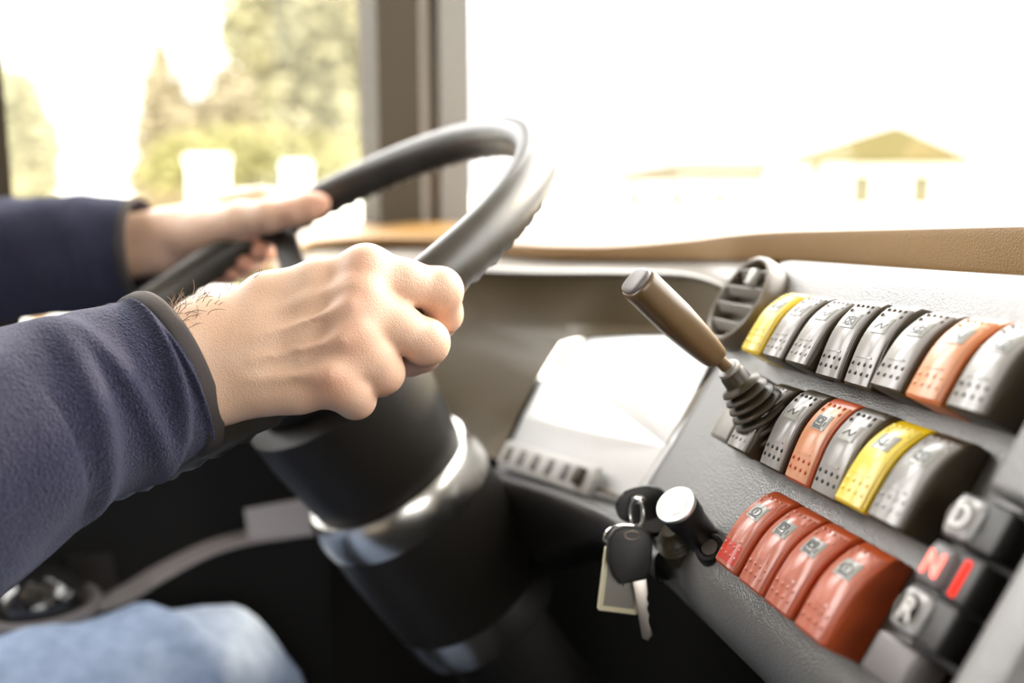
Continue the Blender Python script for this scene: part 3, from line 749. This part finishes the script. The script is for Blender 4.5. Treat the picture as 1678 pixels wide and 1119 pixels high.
tcn = pt(1018, 955, .593)
tg = empty('key_tag', tcn); tag(tg, 'cream plastic key tag hanging behind the hanging key', 'key tag')
tx = X_*.985-Y_*.12; ty = Y_*.985+X_*.12
slab([(-.0125, .020), (-.0125, -.0165), (-.0115, -.0178), (.0110, -.0178), (.0120, -.0165), (.0120, .020), (.006, .026), (-.006, .026)], tcn, tx, ty, Z_, .0032, .0008, 'tag_frame', M_cream, tg, tcn)
slab([(-.0095, .016), (-.0095, -.0145), (.0095, -.0145), (.0095, .016)], tcn+Z_*.0004, tx, ty, Z_, .0028, .0003, 'tag_label', M_hood, tg, tcn)
lr = pt(1022, 882, .588)
lo2 = empty('key_ring', lr); tag(lo2, 'wider steel ring joining the hanging key and the cream tag', 'key ring')
addl('ring_coil', tube([lr+X_*.0115*math.cos(a)+Y_*.0085*math.sin(a)+Z_*.002*math.sin(a) for a in th], .0008, 8, True), M_chrome, lo2, lr)

# ================================================================== STEERING WHEEL AND COLUMN
WC = np.array([-0.18323294, 0.74084864, 0.87160115]); TAU = math.radians(31.09); RW = .225
G_ = math.cos(TAU)*FWD+math.sin(TAU)*UPZ; NW = math.cos(TAU)*UPZ-math.sin(TAU)*FWD
def wheel_pt(a, r=RW, s=0): return WC+r*(math.cos(a)*LAT+math.sin(a)*G_)-NW*s
sw_ = empty('steering_wheel', WC); tag(sw_, 'large dark steering wheel held by both hands', 'steering wheel')
rings = []; NT = 240
for i in range(NT):
    a = 2*PI*i/NT; d = math.cos(a)*LAT+math.sin(a)*G_; c = wheel_pt(a)
    rg_ = []
    for j in range(24):
        p = 2*PI*j/24; r = .0152
        under = max(0, -math.sin(p+.1))
        r *= 1+.17*under**2*math.sin(a*44)**2-.05*under**2
        rg_.append(c+d*r*math.cos(p)*.93+NW*r*math.sin(p)*1.08)
    rings.append(np.array(rg_))
rings.append(rings[0])
addl('rim', loft(rings, True, False), M_rim, sw_, WC, 80)
for a in (-.42, .36, PI-.36, PI+.42):
    pth = spline([wheel_pt(a, .05, .055), wheel_pt(a, .11, .045), wheel_pt(a, .17, .022), wheel_pt(a, .222, .002)], 16)
    rs = []
    for i, p in enumerate(pth):
        d = pth[min(i+1, 15)]-pth[max(i-1, 0)]; d /= np.linalg.norm(d); y = np.cross(NW, d); y /= np.linalg.norm(y)
        rs.append(ring(p, y, np.cross(d, y), .015-.004*i/15, .006, 16, 3))
    addl('spoke', loft(rs), M_black, sw_, WC, 60)
addl('hub', lathe(wheel_pt(0, 0, .09), wheel_pt(0, 0, .03), [(0, .055), (.01, .062), (.04, .066), (.052, .060), (.058, .045), (.06, .01)], 48), M_boot, sw_, WC)
colm = empty('steering_column', wheel_pt(0, 0, .1)); tag(colm, 'black steering column with pale collars below the wheel', 'steering column')
ca0, ca1 = wheel_pt(0, 0, .0), wheel_pt(0, 0, .5)+LAT*0
cref = wheel_pt(0, 0, .1)
addl('upper_shroud', lathe(ca0, ca1, [(.088, .060), (.095, .074), (.12, .0735), (.150, .0695), (.178, .0665), (.19, .060)], 56), M_boot, colm, cref)
addl('upper_collar', lathe(ca0, ca1, [(.176, .062), (.178, .0715), (.184, .0755), (.200, .0775), (.210, .0765), (.215, .070)], 64), M_collar, colm, cref)
addl('lower_shroud', lathe(ca0, ca1, [(.205, .060), (.211, .0745), (.24, .0745), (.28, .0715), (.312, .069), (.32, .060)], 56), M_boot, colm, cref)
addl('lower_collar', lathe(ca0, ca1, [(.310, .058), (.313, .0665), (.330, .0685), (.343, .067), (.350, .058)], 64), M_collar, colm, cref)
addl('column_tube', lathe(ca0, ca1, [(.34, .045), (.55, .06), (.62, .065)], 40), M_floor, colm, cref)

# ================================================================== SIDE CONSOLE
M_ctrim = mat('console_trim_grey', (.36, .33, .33), .45)
con = empty('side_console', bus(0, 1.05, 0)); con.location = (0, 0, 0); tag(con, 'dark side console with a grey curved trim along the left wall', 'console')
c_top = spline([pt(-160, 985, .97), pt(0, 985, 1.02), pt(70, 985, 1.03), pt(150, 975, 1.05), pt(195, 965, 1.06), pt(255, 930, 1.07), pt(330, 893, 1.08), pt(400, 872, 1.08), pt(480, 855, 1.08), pt(540, 850, 1.08)], 60)
c_bot = spline([pt(-160, 1035, .95), pt(0, 1035, 1.0), pt(70, 1020, 1.01), pt(150, 1004, 1.03), pt(205, 990, 1.04), pt(262, 955, 1.05), pt(335, 915, 1.06), pt(400, 893, 1.06), pt(480, 880, 1.06), pt(540, 872, 1.06)], 60)
rows = [spline([a+LAT*.012, a, a*.5+b*.5-LAT*.006, b, b+LAT*.02-UPZ*.01], 14) for a, b in zip(c_top, c_bot)]
from_pydata('trim_strip', *loft(rows, False, False), M_ctrim, con, True, 180)
rows = [np.array([b+LAT*.005, b+LAT*.01-UPZ*.25, b+LAT*.01-UPZ*.6]) for b in c_bot]
from_pydata('console_side', *loft(rows, False, False), M_floor, con, True, 180)
rows = [np.array([a+LAT*.005, a+LAT*.01+UPZ*.10, a+LAT*.015+UPZ*.25]) for a in c_top]
from_pydata('console_back', *loft(rows, False, False), M_floor, con, True, 180)
vs = [pt(x, y, t) for t in (1.06, 1.12) for x, y in [(400, 834), (520, 812), (545, 868), (408, 884)]]
from_pydata('console_block', vs, [(0, 1, 2, 3), (4, 7, 6, 5), (0, 4, 5, 1), (1, 5, 6, 2), (2, 6, 7, 3), (3, 7, 4, 0)], M_ctrim, con, False)
vs = [pt(x, y, t) for t in (1.035, 1.07) for x, y in [(110, 912), (182, 905), (192, 962), (150, 985), (110, 985)]]
from_pydata('console_block', vs, [(0, 1, 2, 3, 4), (9, 8, 7, 6, 5)]+[(i, (i+1) % 5, 5+(i+1) % 5, 5+i) for i in range(5)], M_lower, con, False)
hb_, ht_ = pt(66, 992, .985), pt(66, 962, .97)
hb = empty('parking_brake_knob', hb_); tag(hb, 'glossy black domed knob on the side console above the blue jeans', 'knob')
M_gloss = mat('gloss_black', (.012, .011, .011), .12, .8)
addl('dome', lathe(hb_, hb_+UPZ, [(-.006, .040), (.0, .043), (.012, .043), (.024, .037), (.033, .026), (.038, .012), (.0392, .002)], 48), M_gloss, hb, hb_)
addl('knob_ring', lathe(hb_, hb_+UPZ, [(-.012, .050), (-.006, .058), (.002, .057), (.004, .050), (.0, .044)], 48, False), M_trim, hb, hb_)

# ================================================================== DRIVER
def J(x, y, t, rpx): return (np.array(pt(x, y, t)), rpx*t/FPX)
class Sdf:
    """chains of round cones blended together"""
    def __init__(s): s.groups = []
def chain_d(P, js, k):
    d = None
    for (a, ra), (b, rb) in zip(js, js[1:]):
        e = cap_d(P, a, b, ra, rb); d = e if d is None else smin(d, e, k)
    return d
def ball(P, c, r): 
    q = P-np.asarray(c, np.float32); return np.sqrt((q*q).sum(-1))-r

# ---- right hand: back of the hand to the viewer, fingers closed round the rim
R_idx = [J(600, 446, .532, 37), J(662, 463, .536, 36), J(720, 476, .545, 36), J(724, 514, .562, 34), J(716, 528, .575, 30), J(690, 528, .594, 25)]
R_mid = [J(592, 499, .523, 37), J(648, 533, .527, 37), J(698, 561, .534, 36), J(690, 577, .552, 33), J(672, 586, .562, 30), J(640, 560, .582, 25)]
R_rng = [J(580, 556, .518, 36), J(608, 588, .520, 36), J(626, 610, .526, 34), J(622, 622, .546, 28), J(612, 622, .555, 26), J(590, 590, .570, 23)]
R_pky = [J(552, 622, .517, 36), J(574, 642, .519, 33), J(583, 654, .525, 30), J(580, 658, .540, 26), J(572, 655, .548, 24), J(555, 628, .560, 21)]
R_thm = [J(420, 530, .548, 38), J(500, 486, .562, 36), J(575, 482, .578, 30), J(640, 490, .590, 25)]
R_met = [[J(438, 492, .531, 36), J(520, 466, .531, 36), J(600, 446, .533, 35)], [J(435, 535, .524, 36), J(515, 515, .523, 34), J(590, 499, .524, 34)],
         [J(430, 582, .520, 36), J(505, 570, .518, 34), J(578, 558, .519, 33)], [J(425, 630, .520, 38), J(490, 634, .518, 38), J(552, 625, .519, 37)]]
Wr = J(345, 590, .527, 60)
elb_dir = pt(-60, 775, .455)-Wr[0]; elb_dir /= np.linalg.norm(elb_dir)
R_elb = Wr[0]+elb_dir*.255
ux = pt(345, 550, .527)-Wr[0]; ux /= np.linalg.norm(ux)
R_r1 = [(Wr[0]+ux*.0145+elb_dir*.0, .0185), (Wr[0]+ux*.0130+elb_dir*.05, .0195), (Wr[0]+ux*.010+elb_dir*.14, .022), (R_elb, .030)]
R_r2 = [(Wr[0]-ux*.0135+elb_dir*.0, .0175), (Wr[0]-ux*.0145+elb_dir*.05, .019), (Wr[0]-ux*.012+elb_dir*.14, .021), (R_elb, .030)]
R_car = [[(Wr[0]+ux*.0145, .0185), J(395, 540, .529, 45), J(440, 492, .531, 36)], [(Wr[0]-ux*.0135, .0175), J(390, 628, .523, 47), J(428, 630, .520, 38)], [(Wr[0], .017), J(400, 580, .524, 45), J(440, 560, .522, 34)]]
def f_right(P, full=True):
    fing = None
    for c in (R_idx, R_mid, R_rng, R_pky):
        d = chain_d(P, c[1:], .003); d = smin(d, cap_d(P, c[0][0], c[1][0], c[0][1], c[1][1]), .006)
        d = smin(d, ball(P, c[2][0], c[2][1]*1.03), .004)
        fing = d if fing is None else smin(fing, d, .0022)
    palm = None
    for c in R_met:
        d = chain_d(P, c, .01); palm = d if palm is None else smin(palm, d, .012)
    for c in R_car:
        d = chain_d(P, c, .012); palm = smin(palm, d, .016)
    arm = smin(chain_d(P, R_r1, .02), chain_d(P, R_r2, .02), .024)
    d = smin(palm, arm, .012)
    d = smin(d, fing, .0065)
    for c, b in ((R_idx, .0010), (R_mid, .0020), (R_rng, .0020), (R_pky, .0012)):
        k = c[0][0]+np.array([.001, -.0065, .003])
        d = smin(d, ball(P, k, c[0][1]*.62+b*.8), .016)
    d = smin(d, chain_d(P, R_thm, .008), .010)
    # extensor tendons and two veins on the back of the hand
    for a, b in (((420, 520, .513), (578, 470, .513)), ((420, 555, .505), (572, 500, .5045)), ((415, 590, .503), (560, 556, .5005)), ((410, 622, .503), (540, 612, .5005))):
        d = smin(d, cap_d(P, pt(*a), pt(*b), -.0045, -.0010), .011)
    # wrist bone
    d = smin(d, ball(P, Wr[0]-ux*.014+np.array([.006, -.010, -.004]), .011), .012)
    return d
lo = np.min([p for c in (R_idx, R_mid, R_rng, R_pky, R_thm) for p, r in c]+[Wr[0]+elb_dir*.14], 0)-.05
hi = np.max([p for c in (R_idx, R_mid, R_rng, R_pky, R_thm) for p, r in c]+[Wr[0]+elb_dir*.14], 0)+.05
cutA = Wr[0]+elb_dir*.13
def f_right_cut(P): return np.maximum(f_right(P), (P-cutA.astype(np.float32))@elb_dir.astype(np.float32))
vR, qR = nets(f_right_cut, lo, hi, .0017)
vR = relax(vR, qR, 2, .5)
# knuckle redness
def red_of(vs, pts, r):
    o = np.zeros(len(vs), np.float32)
    for p, w in pts: o = np.maximum(o, w*np.exp(-((vs-p)**2).sum(1)/(r*r)))
    return o
redR = red_of(vR, [(c[0][0]+np.array([0, -.012, 0]), .55) for c in (R_idx, R_mid, R_rng, R_pky)]+[(c[2][0], .42) for c in (R_idx, R_mid, R_rng, R_pky)]+[(c[3][0], .5) for c in (R_idx, R_mid, R_rng, R_pky)], .013)

# ---- left hand: thumb along the top of the rim, fingertips curling up from below
L_thm = [J(335, 380, .965, 36), J(395, 362, .935, 31), J(440, 354, .92, 26), J(482, 346, .915, 23), J(508, 338, .915, 22), J(524, 334, .916, 18)]
L_idx = [J(430, 334, .985, 27), J(468, 352, 1.01, 22), J(462, 385, 1.0, 20), J(445, 408, .975, 18), J(428, 412, .94, 16)]
L_mid = [J(405, 338, 1.0, 28), J(442, 372, 1.03, 23), J(437, 405, 1.015, 20), J(420, 428, .985, 18), J(402, 432, .945, 16)]
L_rng = [J(385, 355, 1.015, 27), J(415, 392, 1.035, 22), J(410, 422, 1.02, 19), J(396, 442, .985, 17), J(378, 446, .95, 15)]
L_pky = [J(362, 375, 1.02, 25), J(385, 412, 1.035, 20), J(382, 436, 1.015, 18), J(372, 452, .985, 16), J(356, 455, .955, 14)]
LWr = J(262, 396, .985, 30)
L_met = [[J(290, 372, .98, 30), J(350, 350, .985, 30), J(428, 332, .985, 27)], [J(290, 385, .99, 30), J(350, 360, .995, 28), J(404, 338, 1.0, 27)], [J(290, 400, 1.0, 30), J(340, 380, 1.01, 28), J(385, 355, 1.015, 26)],
         [J(285, 415, 1.0, 30), J(330, 400, 1.015, 28), J(362, 375, 1.02, 25)], [J(265, 385, .985, 30), J(310, 385, .975, 34), J(345, 376, .965, 36)]]
l_dir = pt(60, 425, 1.0)-LWr[0]; l_dir /= np.linalg.norm(l_dir)
L_elb = LWr[0]+l_dir*.25
lx = pt(262, 360, .985)-LWr[0]; lx /= np.linalg.norm(lx)
L_r1 = [(LWr[0]+lx*.012, .0185), (LWr[0]+lx*.014+l_dir*.07, .022), (L_elb, .034)]
L_r2 = [(LWr[0]-lx*.013, .0175), (LWr[0]-lx*.015+l_dir*.07, .021), (L_elb, .034)]
def f_left(P):
    fing = None
    for c in (L_idx, L_mid, L_rng, L_pky):
        d = chain_d(P, c, .004); fing = d if fing is None else smin(fing, d, .0025)
    palm = None
    for c in L_met:
        d = chain_d(P, c, .01); palm = d if palm is None else smin(palm, d, .014)
    arm = smin(chain_d(P, L_r1, .02), chain_d(P, L_r2, .02), .022)
    d = smin(smin(palm, arm, .014), fing, .007)
    d = smin(d, chain_d(P, L_thm, .006), .010)
    # thumb nail
    d = smin(d, ell_d(P, pt(516, 328, .908), (.0075, .006, .004)), .002)
    return d
lo = np.min([p for c in (L_idx, L_mid, L_rng, L_pky, L_thm) for p, r in c]+[LWr[0]+l_dir*.12], 0)-.045
hi = np.max([p for c in (L_idx, L_mid, L_rng, L_pky, L_thm) for p, r in c]+[LWr[0]+l_dir*.12], 0)+.045
cutB = LWr[0]+l_dir*.11
def f_left_cut(P): return np.maximum(f_left(P), (P-cutB.astype(np.float32))@l_dir.astype(np.float32))
vL, qL = nets(f_left_cut, lo, hi, .0026)
vL = relax(vL, qL, 1, .5)
redL = red_of(vL, [(c[4][0], .9) for c in (L_idx, L_mid, L_rng, L_pky)]+[(c[3][0], .6) for c in (L_idx, L_mid, L_rng, L_pky)]+[(L_thm[5][0], .8), (L_thm[3][0], .4)], .02)

# ---- the rest of the body, seated left of the picture
HIP = bus(-.62, .74, .56)
SH_R = R_elb+np.array([-.20, -.03, .27]); 
CH = bus(-.60, .745, 1.02)
SH_R = CH+LAT*-.19+UPZ*.10+FWD*.02; SH_L = CH+LAT*.19+UPZ*.10+FWD*.02
HD = CH+UPZ*.42+FWD*.05; NK = CH+UPZ*.24+FWD*.02
KN_L = pt(318, 1138, .955); AN_L = KN_L+FWD*.06-UPZ*.42+LAT*.0; HP_L = HIP+LAT*.10-UPZ*.06
KN_R = KN_L-LAT*.30-UPZ*.07+FWD*.03; AN_R = KN_R+FWD*.10-UPZ*.36; HP_R = HIP-LAT*.10
FL_L = AN_L+FWD*.16-UPZ*.05; FL_R = AN_R+FWD*.16-UPZ*.02
def rot_ell(P, c, r):
    Q = P-np.asarray(c, np.float32); Q = np.stack([Q@FWD.astype(np.float32), Q@LAT.astype(np.float32), Q[..., 2]], -1)
    return ell_d(Q, (0, 0, 0), r)
def f_body(P):
    d = rot_ell(P, CH, (.105, .160, .19))
    d = smin(d, rot_ell(P, HIP+UPZ*.16, (.115, .155, .22)), .10)
    d = smin(d, rot_ell(P, HIP, (.115, .155, .115)), .08)
    d = smin(d, cap_d(P, SH_R, SH_L, .046, .046), .06)
    d = smin(d, cap_d(P, CH+UPZ*.12, NK+UPZ*.05, .062, .055), .05)
    h = rot_ell(P, HD, (.098, .078, .118)); h = smin(h, rot_ell(P, HD+FWD*.035-UPZ*.07, (.06, .055, .055)), .05)
    h = smin(h, cap_d(P, HD+FWD*.098+UPZ*.01, HD+FWD*.112-UPZ*.028, .008, .014), .014)
    for sgn in (-1, 1):
        h = smin(h, rot_ell(P, HD+LAT*sgn*.080-UPZ*.012, (.022, .010, .032)), .008)
        h = smin(h, rot_ell(P, HD+FWD*.086+LAT*sgn*.032+UPZ*.022, (.010, .022, .007)), .012)
        h = np.maximum(h, -rot_ell(P, HD+FWD*.100+LAT*sgn*.031+UPZ*.004, (.016, .015, .010)))
        h = np.minimum(h, rot_ell(P, HD+FWD*.082+LAT*sgn*.031+UPZ*.003, (.0125, .0125, .0125)))
    h = smin(h, rot_ell(P, HD+FWD*.090-UPZ*.062, (.010, .024, .006)), .006)
    d = smin(d, h, .03)
    for s_, e_, w_ in ((SH_R, R_elb, Wr[0]+elb_dir*.10), (SH_L, L_elb, LWr[0]+l_dir*.09)):
        d = smin(d, smin(cap_d(P, s_, e_, .052, .032), cap_d(P, e_, w_, .030, .018), .02), .04)
    for hp, k_, a_, f_ in ((HP_L, KN_L, AN_L, FL_L), (HP_R, KN_R, AN_R, FL_R)):
        d = smin(d, smin(cap_d(P, hp, k_, .068, .048), smin(cap_d(P, k_, a_, .046, .034), cap_d(P, a_, f_, .030, .022), .02), .03), .03)
    return d
allp = np.array([HD+UPZ*.15, SH_R, SH_L, HIP, R_elb, L_elb, KN_L, KN_R, AN_L, AN_R, FL_L, FL_R, Wr[0], LWr[0]])
vB, qB = nets(f_body, allp.min(0)-.2, allp.max(0)+.2, .0095, 2)
vs = np.concatenate([vR, vL, vB]); fq = np.concatenate([qR, qL+len(vR), qB+len(vR)+len(vL)])
me = bpy.data.meshes.new('person'); me.from_pydata(vs.tolist(), [], fq.tolist()); me.update()
at = me.attributes.new('red', 'FLOAT', 'POINT'); at.data.foreach_set('value', np.concatenate([redR, redL, np.zeros(len(vB), np.float32)]))
person = link('person', me, M_skin)
tag(person, 'driver in navy fleece jacket and light jeans gripping the wheel with both hands', 'person')

# ---- fleece jacket
def fold(p, amp, sc, seed): return amp*noise.noise(Vector((p[0]*sc+seed, p[1]*sc, p[2]*sc)))
def sleeve(path, rad, n=72, m=70, folds=.005, seed=0, xref=None, ripple=()):
    P = spline(path, m); Rr = spline(rad, m); rings = []
    x = xref
    for i in range(m):
        d = P[min(i+1, m-1)]-P[max(i-1, 0)]; d /= np.linalg.norm(d)
        x = x-d*(x@d); x /= np.linalg.norm(x); y = np.cross(d, x)
        r = ring(P[i], x, y, Rr[i][0], Rr[i][1], n, 2.15)
        s = i/(m-1)
        for j in range(n):
            q = r[j]; nrm = (q-P[i])/np.linalg.norm(q-P[i])
            f = fold(q, folds*.8, 16, seed)+fold(q, folds*.45, 38, seed+7)
            for s0, wd, am, tilt in ripple:
                th = 2*PI*j/n; f += am*abs(math.sin(th))*math.exp(-((s-s0-tilt*math.cos(th))/wd)**2)
            r[j] = q+nrm*f*min(1, (i+.5)/5)
        rings.append(r)
    return rings, P, x
cuffc = pt(272, 618, .531); back = -elb_dir
cw0 = pt(277, 614, .531)
pathR = [cw0, pt(236, 632, .522), pt(140, 668, .500), pt(30, 714, .475), pt(-110, 790, .445), R_elb-elb_dir*.01, R_elb+(SH_R-R_elb)*.25+UPZ*.0, R_elb+(SH_R-R_elb)*.7, SH_R, CH+LAT*-.10+UPZ*.09]
radR = [(.0445, .043), (.046, .044), (.050, .046), (.054, .050), (.057, .054), (.062, .060), (.064, .064), (.068, .070), (.078, .078), (.085, .085)]
rgR, PRt, _ = sleeve(pathR, radR, 80, 130, .006, 1.0, ux.copy(), ((.06, .015, .003, .03), (.125, .018, .0055, -.03), (.20, .022, .0055, .04), (.28, .025, .006, -.02)))
pathL = [pt(232, 410, .985), pt(160, 415, .99), pt(80, 420, .995), pt(-30, 430, 1.0), L_elb, L_elb+(SH_L-L_elb)*.25, L_elb+(SH_L-L_elb)*.7, SH_L, CH+LAT*.10+UPZ*.09]
radL = [(.0495, .040), (.056, .045), (.060, .049), (.062, .053), (.063, .060), (.064, .064), (.068, .070), (.078, .078), (.085, .085)]
rgL, PLt, _ = sleeve(pathL, radL, 64, 90, .006, 4.0, lx.copy(), ((.10, .02, .003, .02), (.2, .03, .003, .02)))
def lining(rg, P):
    ins = [P[i]+(r-P[i])*.92 for i, r in list(enumerate(rg))[:14]]
    return ins
parts = []
for rg, P in ((rgR, PRt), (rgL, PLt)):
    parts.append(loft(lining(rg, P)[::-1]+rg, True, False))
# jacket body
tb = []
for z, rf, rl, df in [(-.09, .165, .225, 0), (-.02, .16, .215, 0), (.10, .155, .195, 0), (.25, .150, .19, 0), (.40, .145, .20, .01), (.50, .14, .215, .01), (.56, .13, .225, .01), (.60, .11, .18, .012), (.63, .09, .125, .015), (.66, .075, .078, .02), (.70, .072, .074, .03)]:
    c = HIP+UPZ*z+FWD*df+(CH-HIP-UPZ*.46)*min(z/.46, 1)
    tb.append([c, rf, rl])
rr_ = []
for c, rf, rl in tb: rr_.append(ring(c, FWD, LAT, rf, rl, 64, 2.2))
parts.append(loft(rr_, True, False))
v_, f_ = merge(parts)
jacket = from_pydata('fleece_jacket', v_, f_, M_fleece, person, True, 180)
jacket['label'] = 'navy fleece jacket with charcoal cuff binding'
def cuff(rg, P, name):
    d = P[0]-P[3]; d /= np.linalg.norm(d)
    R0 = rg[0]; c = P[0]
    prof = [(-.0065, 1.0, .0006), (-.0060, 1.0, .0017), (-.004, 1.0, .0024), (.001, 1.0, .0027), (.0035, 1.0, .0018), (.0042, 1.0, 0), (.0030, 1.0, -.0018), (-.004, 1.0, -.0028), (-.010, 1.0, -.003)]
    rings = []
    for s, k, o in prof:
        base = R0 if s > -.002 else R0*(1-(-s)/.0105)+rg[2]*((-s)/.0105)*1
        base = R0+d*s
        nn = R0-c; nn = nn/np.linalg.norm(nn, axis=1)[:, None]
        rings.append(base+nn*o)
    return from_pydata(name, *loft(rings, True, False), M_bind, jacket, True, 180)
c_ = cuff(rgR, PRt, 'cuff_binding'); c_['label'] = 'charcoal cuff binding'
cuff(rgL, PLt, 'cuff_binding')
# ---- jeans
def leg_rings(hp, k_, a_, seed):
    path = [hp+(k_-hp)*.0, hp+(k_-hp)*.45, k_-(k_-hp)*.12+UPZ*.004, k_+FWD*.015-UPZ*.005, k_+(a_-k_)*.18+FWD*.012, k_+(a_-k_)*.5, a_+UPZ*.03]
    rad = [(.090, .100), (.080, .085), (.080, .080), (.077, .077), (.072, .072), (.066, .066), (.062, .062)]
    rg, P, _ = sleeve(path, rad, 64, 80, .008, seed, LAT.copy(), ((.30, .02, .007, .05), (.40, .02, .008, -.05), (.48, .018, .006, .04), (.56, .03, .006, 0)))
    return rg
jp = []
for hp, k_, a_, sd in ((HP_L, KN_L, AN_L, 2.), (HP_R, KN_R, AN_R, 9.)): jp.append(loft(leg_rings(hp, k_, a_, sd), True, False))
hr = [ring(HIP+UPZ*z, FWD, LAT, a, b, 48, 2.3) for z, a, b in ((-.14, .10, .14), (-.10, .15, .20), (0, .155, .205), (.08, .15, .19), (.12, .145, .185))]
jp.append(loft(hr, True, True))
v_, f_ = merge(jp)
jeans = from_pydata('blue_jeans', v_, f_, M_denim, person, True, 180); jeans['label'] = 'light blue denim jeans'
# ---- shoes, hair
M_shoe = mat('dark_shoe', (.03, .025, .02), .5)
for a_, f_ in ((AN_L, FL_L), (AN_R, FL_R)):
    d = f_-a_; d = d/np.linalg.norm(d); bz = a_[2]-.055
    rs = []
    for s, w, h in ((-.07, .020, .03), (-.06, .036, .055), (-.02, .042, .075), (.03, .044, .075), (.09, .050, .055), (.15, .052, .045), (.20, .042, .036), (.225, .02, .02)):
        c = a_+d*s; c = np.array([c[0], c[1], a_[2]-.045+h*.5-.03+d[2]*s*.2])
        rs.append(ring(c, LAT, UPZ, w, h*.62, 28, 2.4))
    from_pydata('shoe', *loft(rs), M_shoe, person, True, 180)
hv = []
for p, q_ in [(0, 0)]: pass
mask_rings = []
for el in np.linspace(-.25, PI/2, 14):
    rg_ = []
    for az in np.linspace(0, 2*PI, 48, endpoint=False):
        front = max(0, math.cos(az)); e2 = el if front < .2 else max(el, .95*front)
        p = HD+FWD*(.106*math.cos(e2)*math.cos(az)-.004)+LAT*.087*math.cos(e2)*math.sin(az)+UPZ*(.128*math.sin(e2))
        rg_.append(p+np.array([fold(p, .004, 60, 3)]*3))
    mask_rings.append(np.array(rg_))
hair = from_pydata('short_hair', *loft(mask_rings, True, True), M_head, person, True, 180); hair['label'] = 'short dark brown hair'
# ---- curly hairs on the right wrist
hv, hf = [], []
rng = np.random.RandomState(5)
def surf(px, py):
    k = (pt(px, py, 1)-CAM); t = .46
    for _ in range(60):
        d = float(f_right(np.array([[CAM+k*t]], np.float32)[0])[0])
        if d < 1e-4: break
        t += d*.9
    return CAM+k*t
arm_ax = -elb_dir
top_pts = []
for i in range(110):
    s = rng.uniform(.0, 1)
    base = Wr[0]+elb_dir*(.026-.050*s*s)
    a = rng.normal(.0, .38)
    dirv = ux*math.cos(a)+np.cross(arm_ax, ux)*math.sin(a)*rng.choice([-1, 1])
    lo_, hi_ = 0.0, .07
    for _ in range(26):
        m_ = (lo_+hi_)/2
        if f_right(np.array([base+dirv*m_], np.float32))[0] < 0: lo_ = m_
        else: hi_ = m_
    p = base+dirv*lo_
    L = rng.uniform(.005, .013)*(1.15 if s < .6 else .5); cu = rng.uniform(-2.6, 2.6); lean = rng.uniform(.2, .9)
    d0 = dirv*(1-lean*.6)+arm_ax*lean; d0 /= np.linalg.norm(d0); side = np.cross(d0, rng.normal(size=3)); side /= np.linalg.norm(side)
    path = []; q = p-dirv*.0004; dd = d0.copy()
    for k in range(9):
        path.append(q.copy()); q = q+dd*L/8
        dd = dd+side*cu*.16; dd /= np.linalg.norm(dd)
    v_, f_ = tube(path, [.00017]*5+[.00015, .00013, .0001, .00007], 5)
    kk = len(hv); hv += list(v_); hf += [tuple(i_+kk for i_ in q_) for q_ in f_]
ah = from_pydata('arm_hair', hv, hf, M_hairs, person, True, 180); ah['kind'] = 'stuff'; ah['label'] = 'fine curly hairs along the wrist'

# ================================================================== DRIVER SEAT
seat = empty('driver_seat', HIP*np.array([1, 1, 0])); tag(seat, 'dark cloth driver seat under the person in the fleece jacket', 'seat')
def seatbox(name, f0, f1, l0, l1, z0, z1, bev, tilt=0):
    def xf(x, y, z): return bus(x+(z-z0)*tilt, y, z)-HIP*np.array([1, 1, 0])
    return bevbox(name, f0, f1, l0, l1, z0, z1, bev, M_seat, seat, 4, xf)
hf_, hl_ = HIP@FWD, HIP@LAT
seatbox('seat_cushion', hf_-.22, hf_+.26, hl_-.25, hl_+.25, .27, .375, .04)
seatbox('backrest', hf_-.38, hf_-.225, hl_-.24, hl_+.24, .38, 1.12, .05, -.06)
seatbox('headrest', hf_-.42, hf_-.315, hl_-.13, hl_+.13, 1.14, 1.36, .04, -.06)
seatbox('pedestal', hf_-.15, hf_+.15, hl_-.15, hl_+.15, .0, .275, .02)
